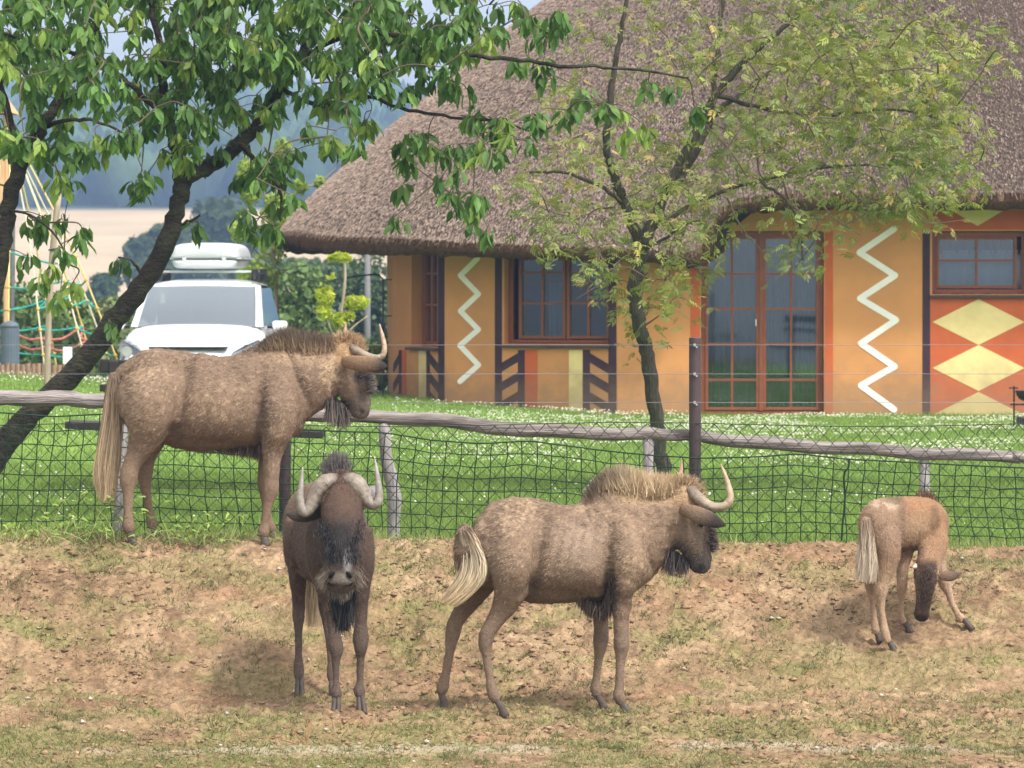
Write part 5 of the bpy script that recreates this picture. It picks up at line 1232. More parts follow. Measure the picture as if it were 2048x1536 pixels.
def twigs(tree, ends, skel, Y, m, r0=2.2, r1=.9, sag=.10):
    """thin shoots: each leaf bunch hangs on the nearest limb or on an earlier shoot"""
    mb = MB(); skel = np.vstack(skel); ends = np.asarray(ends); left = list(range(len(ends)))
    dist = np.array([np.linalg.norm(skel - e, axis=1).min() for e in ends]); near = np.array([skel[np.argmin(np.linalg.norm(skel - e, axis=1))] for e in ends])
    while left:
        k = min(left, key=lambda q: dist[q]); left.remove(k); e, a = ends[k], near[k]
        if dist[k] > .05:
            mid = (a + e) / 2 + np.array([RNG.normal(0, .12), RNG.normal(0, .12), sag + RNG.normal(0, .05)]) * min(dist[k], .6)
            q = crom([a, mid, e], 5); mb.tube(q, np.linspace(r0 if dist[k] > .25 else r1 * 1.3, r1, len(q)) * Y / F, 5, cap=False)
            new = q[3:]
            if left:
                L_ = np.array(left); d = np.linalg.norm(ends[L_][:, None] - new[None], axis=2); jj = d.argmin(1); dm = d[np.arange(len(L_)), jj]; b_ = dm < dist[L_]
                dist[L_[b_]] = dm[b_]; near[L_[b_]] = new[jj[b_]]
    o = mb.build('twigs', M[m], tree); o['kind'] = 'stuff'; return o
def sample(ells, Y, dY):
    P = []; idx = []
    for k, (cx, cy, rx, ry, n) in enumerate(ells):
        for _ in range(n):
            a = RNG.uniform(0, 2 * math.pi); r = math.sqrt(RNG.uniform(0, 1)); q = px(cx + rx * r * math.cos(a), cy + ry * r * math.sin(a), Y + RNG.normal(0, dY)); P.append(tuple(q)); idx.append(k)
    return np.array(P), np.array(idx)

def cherry(label, base, trunk, tr_r, limbs, ells, Y, nobj):
    b0 = px(*base, Y); t = thing('cherry_tree', label, 'tree', (b0.x, Y, g1(b0.x, Y)), group='cherry trees behind the fence')
    sk = [branch(t, trunk, tr_r, Y, name='trunk', n=18)]
    for pts, r, dy in limbs: sk.append(branch(t, pts, r, Y, dy=dy))
    ells = [(a_, b_, c_, d_, int(round(e_ * (1.3 if b_ < 110 else .85 if e_ > 4 else 1)))) for a_, b_, c_, d_, e_ in ells]; C, ci = sample(ells, Y, .55)
    twigs(t, C, sk, Y, 'twig')
    P = []; D = []; L = []; K = []
    for c in C:
        n = RNG.integers(10, 16); light = RNG.uniform(0, 1) < .20
        for _ in range(n):
            a = RNG.uniform(0, 2 * math.pi); dr = RNG.uniform(.3, 2.2)
            D.append((math.cos(a) * .75, math.sin(a) * .75, -dr)); P.append(c + RNG.normal(0, .022, 3)); L.append(RNG.uniform(.085, .155))
            K.append(RNG.uniform(.0, 1.0) + (1.2 if light else 0))
    K = np.array(K)[:, None]; cols = np.where(K < 1, np.array([.075, .16, .04]) * (1 - K) + np.array([.145, .25, .06]) * K, np.array([.21, .31, .07]) + (K - 1) * np.array([.06, .07, .008]))
    units = [(leaf_unit('leaf', c), np.array(c)) for c in ((.10, .195, .045), (.15, .255, .06), (.25, .34, .075), (.072, .15, .038))]
    leaf_cloud(t, np.array(P), np.array(D), np.array(L), cols, units, 'leaf', nobj)
    return t
cherry('cherry tree with a dark trunk leaning right in front of the white car', (-70, 1055),
    [(-95, 1100), (-40, 960), (5, 895), (65, 825), (150, 745), (230, 640), (300, 545), (345, 450), (362, 385), (372, 345)], [32, 29, 25, 23.5, 22.5, 22, 20, 18, 17, 16],
    [([(368, 355), (430, 326), (480, 288), (530, 230), (565, 170), (600, 110), (640, 40), (690, -50)], [18, 15, 13, 11, 9, 8, 6], [0, .1, .1, .2, .2, .3, .3, .3]),
     ([(362, 365), (352, 300), (340, 240), (328, 170), (318, 90), (300, 0), (285, -80)], [16, 12, 10, 8, 6, 5], [0, -.1, -.2, -.2, -.3, -.3, -.3]),
     ([(590, 125), (690, 70), (760, 65), (840, 82), (940, 108), (1060, 122), (1170, 134), (1280, 140), (1375, 156)], [7, 6, 5, 4.5, 4, 3, 2], [.2, 0, -.1, -.2, -.2, -.2, -.2, -.2, -.2]),
     ([(560, 175), (640, 210), (720, 190), (800, 215), (900, 235), (980, 240), (1060, 262)], [5, 4, 3.5, 3, 2], [.2, .1, 0, 0, 0, 0, 0]),
     ([(340, 240), (260, 170), (180, 120), (90, 90), (-20, 60)], [7, 5, 4, 3], [-.2, -.3, -.4, -.4, -.4]),
     ([(480, 288), (520, 330), (560, 380), (560, 440)], [5, 4, 3, 2], None), ([(340, 460), (385, 440), (400, 430)], [4, 3, 2], None), ([(290, 560), (270, 530), (262, 520)], [4, 3, 2], None)],
    [(300, 40, 170, 105, 52), (500, 45, 150, 110, 54), (690, 40, 130, 85, 40), (860, 45, 120, 70, 28), (1000, 45, 80, 55, 10), (200, -60, 260, 60, 26), (560, -60, 260, 60, 30), (840, -60, 180, 50, 16),
     (330, 165, 110, 75, 26), (470, 160, 120, 90, 32), (620, 130, 75, 65, 13), (770, 125, 110, 65, 22), (890, 135, 80, 55, 11), (300, 255, 75, 55, 9), (400, 235, 85, 75, 17), (505, 285, 65, 85, 15), (555, 350, 45, 65, 8), (620, 290, 50, 45, 5),
     (285, 350, 40, 45, 4), (380, 305, 30, 45, 4), (730, 195, 90, 55, 12), (755, 275, 55, 45, 6), (850, 265, 55, 55, 7), (945, 255, 75, 55, 9), (905, 340, 45, 55, 6), (930, 380, 28, 40, 4), (1005, 285, 45, 35, 4), (1090, 255, 60, 35, 5), (812, 345, 22, 40, 3),
     (800, 440, 18, 18, 1), (962, 452, 28, 12, 2), (1060, 135, 45, 35, 4), (1105, 45, 25, 40, 4), (1185, 195, 70, 35, 4), (1250, 235, 50, 40, 3), (1410, 200, 28, 30, 2), (1330, 165, 55, 15, 2), (398, 437, 12, 12, 1), (265, 522, 22, 18, 1), (540, 462, 70, 22, 5), (500, 430, 35, 20, 2), (228, 642, 14, 8, 1)], 31.0, 300)
cherry('cherry tree whose trunk rises along the left edge by the rope net', (-105, 1050),
    [(-110, 1080), (-95, 900), (-60, 740), (-18, 600), (5, 480), (22, 390), (50, 312), (85, 255), (122, 190), (175, 90), (230, -30)], [28, 26, 24, 22, 19, 17, 15, 12, 10, 7, 5],
    [([(50, 312), (20, 240), (0, 170), (-30, 60)], [10, 8, 6, 4], None), ([(85, 255), (150, 240), (215, 250), (280, 290)], [5, 4, 3, 2], [0, -.2, -.3, -.3]), ([(10, 420), (60, 430), (110, 470), (140, 530)], [3, 2.5, 2, 1.5], [0, -.2, -.3, -.3])],
    [(90, 50, 150, 100, 44), (-60, 60, 120, 140, 24), (60, 165, 85, 75, 19), (180, 150, 90, 65, 16), (115, 265, 100, 45, 14), (45, 300, 55, 50, 7), (150, 345, 40, 30, 5), (215, 275, 60, 40, 6), (92, 425, 30, 15, 2), (70, 455, 25, 25, 2), (150, 440, 34, 34, 3), (55, 505, 15, 18, 1), (112, 565, 34, 40, 4), (-70, 260, 80, 120, 12), (120, 495, 10, 10, 1)], 30.4, 150)

def ash():
    Y = 36.0; b0 = px(1328, 990, Y); t = thing('ash_tree', 'slender yellow green leaved tree standing in front of the thatched house', 'tree', (b0.x, Y, g1(b0.x, Y)))
    sk = [branch(t, [(1330, 1010), (1326, 945), (1318, 880), (1306, 780), (1291, 700), (1277, 640), (1269, 590), (1275, 540), (1286, 488)], [18, 15.5, 15, 14.5, 14, 14.5, 14.5, 14, 13], Y, 'bark2', 'trunk', n=18)]
    for pts, r, dy in (([(1283, 500), (1262, 440), (1242, 390), (1225, 340), (1213, 290), (1222, 200), (1235, 110), (1248, 30), (1262, -60)], [12, 10, 8, 7, 5, 4], None),
        ([(1287, 495), (1310, 430), (1350, 350), (1400, 250), (1430, 190), (1475, 135), (1530, 85), (1600, 30)], [13, 11, 10, 9, 8, 6, 4], None),
        ([(1330, 395), (1375, 330), (1418, 245), (1430, 150), (1440, 60), (1450, -40)], [9, 8, 6, 5, 4], [0, .3, .5, .6, .6, .6]),
        ([(1400, 250), (1480, 190), (1560, 130), (1680, 90), (1800, 60), (1900, 70)], [6, 4.5, 3.2, 2.2, 1.4], [0, .3, .6, .8, .9, .9]),
        ([(1300, 462), (1400, 400), (1520, 362), (1650, 335), (1800, 330), (1900, 345)], [5, 3.8, 2.8, 2, 1.3], [0, .3, .5, .7, .8, .8]),
        ([(1430, 190), (1540, 220), (1660, 230), (1800, 220), (1920, 250)], [5, 4, 3, 2], [0, .2, .4, .5, .5]),
        ([(1255, 420), (1200, 370), (1120, 345), (1050, 345)], [5, 4, 3, 2], None), ([(1222, 200), (1150, 230), (1090, 260)], [4, 3, 2], None), ([(1520, 362), (1570, 400), (1600, 450), (1605, 520)], [3, 2.5, 2], [-.5, -.6, -.6, -.6]),
        ([(1280, 500), (1320, 480), (1390, 440), (1415, 470)], [4, 3, 2], None)):
        sk.append(branch(t, pts, r, Y, 'bark2', dy=dy))
    E = [(1560,60,130,80,84),(1700,80,130,90,104),(1830,110,110,90,82),(1950,95,85,55,30),(1500,160,110,65,36),(1640,190,140,75,92),(1790,220,140,85,104),(1900,285,72,100,70),(1560,260,105,55,38),(1700,310,130,60,52),(1850,360,105,55,50),(1480,300,85,65,28),(1420,345,95,55,34),(1600,365,120,38,30),
         (1230,60,80,65,14),(1330,60,90,60,18),(1380,120,75,45,14),(1130,240,60,55,10),(1060,395,75,38,10),(1150,340,95,55,20),(1080,450,55,35,8),(1150,450,75,45,16),(1250,350,95,75,28),(1330,420,95,65,28),(1400,440,85,55,22),(1300,250,115,55,20),(1200,180,85,45,10),(1600,-40,220,50,40),(1820,-40,160,50,30),
         (1270,555,105,45,32),(1200,540,45,35,8),(1370,560,60,42,16),(1320,618,80,30,9),(1280,662,22,32,7),(1600,462,46,50,20),(1602,520,26,20,6),(1680,440,36,20,6),(1740,420,45,20,8),(1870,432,42,20,9),(1810,400,75,25,14),(1100,492,35,12,4),(1240,480,60,40,14)]
    C, ci = sample(E, Y, .75); n3 = 4
    cc = C[::3]; twigs(t, cc, sk, Y, 'twig', 2.0, .8)
    # a few bare hanging twigs
    mb = MB()
    for a, q, c in (((1455, 395), (1480, 450), (1525, 505)), ((1240, 520), (1210, 560), (1150, 600)), ((1200, 500), (1190, 540), (1160, 580)), ((1560, 390), (1610, 430), (1650, 440)), ((1700, 380), (1735, 420), (1690, 450)), ((1820, 400), (1850, 445), (1930, 440)), ((1640, 390), (1660, 430), (1720, 470))):
        p_ = crom([tuple(px(*v, Y - .5)) for v in (a, q, c)], 6); mb.tube(p_, np.linspace(2.2, .8, len(p_)) * Y / F, 5)
    tag(mb.build('bare_twigs', M['twig'], t), kind='stuff')
    P = np.repeat(C, n3, 0) + RNG.normal(0, .075, (len(C) * n3, 3)); n = len(P)
    a = RNG.uniform(0, 2 * math.pi, n); D = np.stack([np.cos(a), .8 * np.sin(a), RNG.uniform(-1.0, .35, n)], 1); L = RNG.uniform(.085, .15, n)
    k = np.clip(fbm(P, 1.6, 3, 401) * 1.6 - .3 + RNG.normal(0, .18, n), 0, 1)[:, None]
    cols = np.array([.13, .175, .05]) * (1 - k) + np.array([.36, .355, .105]) * k
    ye = RNG.uniform(0, 1, n) < .05; cols[ye] = (.50, .36, .14)
    units = [(leaf_unit('leaf', c, 7), np.array(c)) for c in ((.29, .32, .085), (.19, .24, .065), (.42, .41, .11), (.52, .40, .125))]
    leaf_cloud(t, P, D, L, cols, units, 'leaf2', 300)
ash()

def far_tree(name, label, blobs_, Y, n, ls, c0, c1, base=None, group=None, stem=None, m='leaf3', cat='tree', trunk=True, dy=None):
    """crown of small leaf faces filling lumpy volumes; blobs in photo pixels (cx, cy, rx, ry)"""
    q = px(*(base or (blobs_[0][0], 0)), Y); z = g1(q.x, Y); t = thing(name, label, cat, (q.x, Y, z), group=group)
    ar = np.array([b_[2] * b_[3] for b_ in blobs_], dtype=float); ch = RNG.choice(len(blobs_), n, p=ar / ar.sum()); B = np.array(blobs_, dtype=float)[ch]
    v = norm(RNG.normal(0, 1, (n, 3))) * (RNG.uniform(0, 1, (n, 1)) ** .42); k = Y / F
    P = np.stack([(B[:, 0] - 1024) * k + v[:, 0] * B[:, 2] * k, Y + v[:, 1] * np.minimum(B[:, 2], B[:, 3]) * k * .9, ZC - (B[:, 1] - HY) * k + v[:, 2] * B[:, 3] * k], 1)
    keep = fbm(P, 1.0 / (max(B[:, 2].max() * k * .35, .2)), 3, 411) + RNG.normal(0, .06, n) > .42
    P = P[keep]; v = v[keep]; n = len(P)
    N = norm(v + RNG.normal(0, .6, (n, 3))); T = norm(np.cross(N, RNG.normal(0, 1, (n, 3)))); Bt = np.cross(N, T); s = (ls * RNG.uniform(.6, 1.4, n))[:, None]
    V = np.stack([P - T * s * .5, P + Bt * s * .28, P + T * s * .5, P - Bt * s * .28], 1)
    kk = np.clip(RNG.uniform(0, 1, (n, 1)) * .6 + .4 * fbm(P, .8, 2, 413)[:, None], 0, 1); c = np.array(c0) * (1 - kk) + np.array(c1) * kk
    o = link('foliage', np_mesh('foliage', V.reshape(-1, 3), np.arange(4 * n).reshape(-1, 4), col=np.repeat(c, 4, 0)), M[m], t); o['kind'] = 'stuff'
    if stem:
        for pts, r in stem:
            A = crom([tuple(px(x, y, Y)) for x, y in pts], 5); A[0, 2] = min(A[0, 2], z + .3) if pts is stem[0][0] else A[0, 2]
            MB().tube(A, np.linspace(r[0], r[1], len(A)) * k, 8).build('trunk' if pts is stem[0][0] else 'branch', M['stake'] if m == 'lime' else M['bark2'], t, smooth=True)
    elif trunk:
        top = P[:, 2].mean(); MB().tube([(q.x, Y, z - .2), (q.x + .05, Y, (z + top) / 2), (q.x, Y, top)], [6 * k, 4.5 * k, 2 * k], 8).build('trunk', M['bark2'], t, smooth=True)
    return t
M['lime'] = mat('lime_leaf', rough=.5, var=.15, scale=4, attr=True, spec=.2, trans=.35)
G = 'trees and bushes in the valley behind the lawn'
far_tree('tree', 'bushy mid green tree just right of the white car', [(600, 590, 62, 70), (570, 650, 60, 60), (630, 650, 60, 60), (610, 720, 70, 50)], 76, 6000, .12, (.11, .18, .06), (.20, .28, .10), (600, 760), G)
far_tree('tree', 'dark blue green tree left of the house corner', [(690, 590, 70, 75), (740, 560, 50, 60), (760, 640, 60, 80), (700, 680, 80, 60)], 105, 6500, .15, (.06, .10, .05), (.11, .16, .075), (700, 720), G)
far_tree('tree', 'large hazy blue tree standing before the pale field', [(440, 440, 60, 50), (400, 490, 70, 50), (480, 500, 70, 60), (430, 550, 120, 60)], 310, 6000, .7, (.05, .08, .035), (.09, .13, .05), (440, 640), G)
far_tree('tree', 'low hazy blue tree left of the leaning trunk top', [(290, 500, 45, 30), (330, 480, 40, 35), (310, 545, 90, 40)], 300, 4000, .6, (.05, .08, .035), (.09, .13, .05), (300, 640), G)
far_tree('tree', 'small hazy round tree above the rope net', [(207, 575, 32, 30), (200, 610, 42, 35), (225, 640, 60, 30)], 230, 3500, .4, (.04, .075, .03), (.08, .12, .05), (207, 680), G)
far_tree('bush', 'green bush behind the left part of the rope net', [(20, 620, 80, 60), (-60, 600, 80, 70), (40, 690, 110, 60)], 80, 7000, .13, (.08, .14, .035), (.17, .24, .07), (20, 760), G, cat='bush', trunk=False)
far_tree('bush', 'green bush behind the right part of the rope net', [(130, 640, 60, 60), (180, 680, 60, 50), (150, 720, 90, 45)], 78, 6000, .13, (.09, .15, .04), (.20, .27, .08), (150, 760), G, cat='bush', trunk=False)
far_tree('bush', 'pale flowering bush between the rope net and the car', [(225, 640, 40, 50), (240, 700, 50, 60)], 74, 4500, .11, (.12, .19, .05), (.30, .33, .16), (230, 760), G, cat='bush', trunk=False)
far_tree('bush', 'weedy yellow green growth at the foot of the house corner', [(755, 740, 24, 50), (735, 770, 30, 35), (770, 700, 14, 40)], 60, 3000, .06, (.13, .22, .04), (.40, .42, .08), (755, 800), G, cat='bush', trunk=False)
far_tree('bush', 'green hedge bush behind the head of the tall wildebeest', [(650, 710, 60, 50), (720, 720, 60, 45), (690, 760, 90, 40)], 70, 5000, .11, (.05, .10, .03), (.12, .18, .05), (690, 800), G, cat='bush', trunk=False)
far_tree('tree', 'pale green distant trees on the valley floor under the eave', [(520, 560, 60, 40), (590, 545, 60, 30), (660, 540, 60, 25)], 180, 4500, .3, (.07, .12, .04), (.13, .18, .07), (560, 620), G)
far_tree('young_tree', 'tall sparse yellow green young tree behind the eave tip', [(500, 360, 30, 55), (560, 430, 40, 50), (478, 460, 22, 34), (565, 300, 20, 26), (600, 372, 16, 16), (520, 545, 45, 45), (640, 365, 14, 14), (696, 308, 15, 20), (545, 500, 30, 30)], 62, 3600, .085, (.20, .32, .06), (.46, .52, .11), (560, 760), G,
         stem=[([(560, 780), (555, 640), (548, 520), (535, 420), (520, 330)], (5, 2)), ([(548, 520), (500, 450), (490, 370)], (2.5, 1)), ([(540, 450), (600, 380), (640, 365), (696, 312)], (2.5, 1)), ([(538, 430), (562, 340), (566, 300)], (2, 1))], m='lime')
far_tree('sapling', 'young sapling with bunches of yellow leaves left of the house', [(650, 590, 19, 27), (648, 622, 16, 16), (713, 605, 26, 13), (660, 552, 10, 8), (680, 515, 26, 8), (680, 640, 14, 16), (700, 630, 8, 8)], 50, 2200, .075, (.34, .42, .05), (.62, .62, .09), (676, 760), G,
         stem=[([(676, 770), (676, 700), (681, 640), (690, 560), (688, 512)], (4.5, 2.5)), ([(676, 690), (705, 655), (735, 632)], (2.4, 1.2)), ([(676, 690), (655, 640), (650, 600)], (2, 1))], m='lime')

# ------------------------------------------------------------------ white car with a roof box
def car():
    Yc = 55.0; base = px(375, 540, Yc); g = -.02
    t = thing('car', 'white family car parked nose on behind the lawn with bars on its roof', 'car', (base.x, Yc, g), rz=R(-2))
    X = lambda x: (x - 397) / 172; Z = lambda y: ZC - (y - HY) / 172 - g      # photo pixels to car coordinates
    def loft(name, secs, m, parent=t, n=None, smooth=True, world=False):
        V = [v for s in secs for v in s]; k = len(secs[0]); Fs = [(i*k+j, i*k+(j+1) % k, (i+1)*k+(j+1) % k, (i+1)*k+j) for i in range(len(secs)-1) for j in range(k)]
        Fs += [tuple(range(k))[::-1], tuple((len(secs)-1)*k + j for j in range(k))]
        me = bpy.data.meshes.new(name); me.from_pydata(V, [], Fs); o = link(name, me, M[m], parent, world=world, smooth=smooth)
        if smooth:
            b = o.modifiers.new('soft', 'SUBSURF'); b.levels = 2; b.render_levels = 2
        return o
    def sec(y, w0, z0, w1, z1, w2, z2, zc):
        h = [(w0 * .9, z0), (w0, z0 + .06), (w1, z1), (w2, z2), (w2 * .55, zc)]
        return [(x, y, z) for x, z in h] + [(0, y, zc + .008)] + [(-x, y, z) for x, z in h[::-1]] + [(0, y, z0)]
    loft('body', [sec(.0, .62, .25, .66, .5, .60, .66, .70), sec(.05, .74, .22, .79, .5, .72, .72, .76), sec(.28, .82, .2, .87, .55, .78, .82, .87), sec(.6, .85, .2, .89, .62, .81, .93, .98), sec(.95, .86, .2, .89, .7, .83, 1.02, 1.07), sec(1.1, .86, .2, .89, .75, .84, 1.05, 1.09),
        sec(2.2, .87, .2, .89, .8, .84, 1.06, 1.09), sec(3.6, .86, .2, .88, .8, .83, 1.06, 1.09), sec(4.05, .80, .25, .83, .7, .76, .98, 1.0), sec(4.12, .72, .3, .76, .7, .68, .9, .92)], 'car_paint')
    def cab(y, wb, zb, wt, zt, zc):
        h = [(wb, zb), (wb * .5 + wt * .5 + .012, (zb + zt) / 2), (wt, zt), (wt * .6, zc)]
        return [(x, y, z) for x, z in h] + [(0, y, zc + .006)] + [(-x, y, z) for x, z in h[::-1]] + [(0, y, zb)]
    # roof and rear of the cabin; pillars in front frame the windscreen
    loft('roof', [cab(1.78, .64, 1.50, .63, 1.53, 1.57), cab(1.95, .66, 1.51, .64, 1.555, 1.60), cab(2.6, .67, 1.52, .65, 1.57, 1.615), cab(3.5, .66, 1.51, .63, 1.54, 1.59), cab(3.9, .62, 1.49, .58, 1.50, 1.53)], 'car_paint')
    zb, zt = 1.045, 1.50; yb, yt = 1.02, 1.76; wb, wt = .70, .635
    for s in (-1, 1):
        MB().hexa([(s*wb, yb, zb), (s*(wb+.09), yb+.04, zb), (s*wb, yb+.09, zb), (s*(wb+.09), yb+.14, zb), (s*wt, yt, zt+.03), (s*(wt+.06), yt+.04, zt+.03), (s*wt, yt+.09, zt+.03), (s*(wt+.06), yt+.14, zt+.03)]).build('pillar', M['car_paint'], None, bevel=.01).parent = t
        q = MB().add([(s*(wb+.075), yb+.2, 1.07), (s*(wb+.075), 3.6, 1.07), (s*(wt+.035), 3.5, 1.50), (s*(wt+.035), yt+.16, 1.50)], [(0, 1, 2, 3)]).build('side_window', M['car_glass'], None); q.parent = t
    for wd, nm in ((0, 'windscreen'),):
        V = []; Fs = []; nx = 8
        for j in range(5):
            v = j / 4
            for i in range(nx + 1):
                u = -1 + 2 * i / nx; V.append((u * (wb * (1 - v) + wt * v), yb + (yt - yb) * v - .07 * (1 - u * u) - .03 * math.sin(math.pi * v), zb + (zt + .02 - zb) * v))
        for j in range(4):
            for i in range(nx): a = j * (nx + 1) + i; Fs.append((a, a + 1, a + nx + 2, a + nx + 1))
        q = MB().add(V, Fs).build('windscreen', M['car_glass'], None, smooth=True); q.parent = t
    q = MB().box((0, 1.70, 1.485), (.80, .03, .03)).build('sun_strip', M['car_black'], None, bevel=.01); q.parent = t
    mb = MB(); mb.box((0, 3.88, 1.27), (1.2, .03, .50)); q = mb.build('rear_window', M['car_black'], None); q.parent = t
    mb = MB(); mb.box((0, 1.12, 1.035), (1.36, .18, .03)); q = mb.build('dashboard', M['car_black'], None); q.parent = t
    for s in (-1, 1):
        mb = MB(); mb.box((s * .36, 2.0, 1.12), (.42, .14, .40)); mb.box((s * .36, 2.02, 1.38), (.24, .09, .16)); q = mb.build('seat', M['car_black'], None, bevel=.04); q.parent = t; q['kind'] = 'stuff'
        h = MB(); hl = [(.50, -.02, .66), (.80, .20, .66), (.86, .50, .84), (.80, .42, .90), (.66, .16, .84), (.52, .04, .76)]
        h.add([(s * a, b_ - .02, c) for a, b_, c in hl] + [(s * a * .95, b_ + .12, c) for a, b_, c in hl], [(0,1,2,3,4,5)] + [(i, 6+i, 6+(i+1) % 6, (i+1) % 6) for i in range(6)])
        hd = h.build('headlight', M['lamp_glass'], None, bevel=.01); hd.parent = t
        mb = MB(); mb.tube([(s * .72, .135, .77), (s * .72, .10, .77)], .06, 16); q = mb.build('reflector', M['bolt'], None); q.parent = hd
        mb = MB(); mb.box((s * .97, 1.28, 1.06), (.19, .09, .11)); q = mb.build('mirror', M['car_paint'], None, bevel=.035); q.parent = t
        mb = MB(); mb.box((s * .97, 1.328, 1.06), (.15, .01, .08)); g_ = mb.build('mirror_glass', M['car_black'], None); g_.parent = q
        mb = MB(); mb.box((s * .86, 1.27, 1.04), (.08, .05, .035)); g_ = mb.build('mirror_arm', M['car_black'], None); g_.parent = q
        for y in (.72, 3.35):
            mb = MB(); mb.tube([(s * .70, y, .31), (s * .885, y, .31)], .31, 24); wh = mb.build('wheel', M['car_black'], None, bevel=.03); wh.parent = t
            mb = MB(); mb.tube([(s * .86, y, .31), (s * .893, y, .31)], .20, 20); q = mb.build('rim', M['bolt'], None); q.parent = wh
    mb = MB(); mb.box((0, .09, .815), (.92, .14, .02)); q = mb.build('grille_slot', M['car_black'], None, bevel=.006); q.parent = t
    mb = MB(); mb.box((0, .0, .42), (1.0, .06, .16)); q = mb.build('lower_grille', M['car_black'], None, bevel=.02); q.parent = t
    for s in (-1, 1):
        mb = MB(); mb.tube([(s * .60, 1.95, 1.60), (s * .60, 2.1, 1.66), (s * .60, 3.3, 1.66), (s * .60, 3.45, 1.58)], .018, 8); q = mb.build('roof_rail', M['car_black'], None, smooth=True); q.parent = t
    for y in (2.2, 3.3):
        mb = MB(); mb.box((0, y, 1.70), (1.16, .06, .028)); q = mb.build('roof_bar', M['box_white'], None, bevel=.008); q.parent = t
        for s in (-1, 1):
            mb = MB(); mb.hexa([(s * .66, y - .05, 1.56), (s * .55, y - .05, 1.60), (s * .66, y + .05, 1.56), (s * .55, y + .05, 1.60), (s * .63, y - .04, 1.735), (s * .55, y - .04, 1.735), (s * .63, y + .04, 1.735), (s * .55, y + .04, 1.735)])
            q = mb.build('bar_foot', M['car_black'], None, bevel=.01); q.parent = t
    bx = thing('roof_box', 'pale grey plastic luggage box carried on top of the white car', 'roof box', (base.x - .01, Yc, g + 1.716), rz=R(-2))
    def shell(name, prof, m='box_white'):
        secs = []
        for y, k, zk in ((2.0, .80, .80), (2.06, .94, .93), (2.25, 1.0, 1.0), (3.0, 1.0, 1.02), (3.7, .98, .98), (3.85, .88, .88), (3.9, .75, .75)):
            pts = [(x * k * .93, y, prof[0][1] + (z - prof[0][1]) * zk) for x, z in prof]; secs.append(pts + [(-x, y, z) for x, y, z in pts[::-1]])
        o = loft(name, secs, m, bx); o.modifiers[0].levels = 2; return o
    shell('box_base', [(.36, .02), (.42, .03), (.445, .10), (.455, .135), (.2, .14)])
    shell('box_lid', [(.47, .145), (.472, .16), (.465, .20), (.43, .285), (.36, .325), (.18, .335)])
    mb = MB(); mb.box((0, 2.95, .143), (.89, 1.74, .018)); q = mb.build('box_rim', M['box_white'], None, bevel=.006); q.parent = bx
    for s in (-1, 1):
        mb = MB(); mb.box((s * .24, 2.03, .13), (.05, .03, .05)); q = mb.build('box_latch', M['box_white'], None, bevel=.006); q.parent = bx
car()

# ------------------------------------------------------------------ bench, playground and small things
def bench(label, x0, Y, dx=0.0):
    p0 = px(x0, 845, Y); L = 1.95; g = g1(p0.x + .9, Y); t = thing('bench', label, 'bench', (p0.x + L / 2, Y, g), group='dark benches on the lawn')
    def add(name, c, s, rot=None):
        mb = MB(); mb.box(c, s, rot); q = mb.build(name, M['bench'], None, bevel=.008); q.parent = t; return q
    tilt = Matrix.Rotation(R(2.2), 3, 'Y')
    for k, y in enumerate((-.24, -.08, .08)): add('seat_board', (0, y, .47), (L, .13, .055), tilt)
    add('back_board', (.07, .24, .915), (L - .3, .045, .10), tilt); add('back_board', (.07, .21, .745), (L - .3, .045, .055), tilt)
    for s in (-1, 1):
        o = tilt @ Vector((s * .65, 0, 0))
        add('leg', (s * .65, -.2, .215 + o.z), (.07, .07, .43)); add('leg', (s * .65, .2, .48 + o.z), (.07, .05, .96), Matrix.Rotation(R(-4), 3, 'X')); add('leg_rail', (s * .65, 0, .40 + o.z), (.07, .46, .06))
    return t
bench('dark brown plank bench standing on the lawn behind the tall wildebeest', 137, 36.0)
bench('dark brown plank bench cut off by the right edge of the picture', 2036, 37.5)

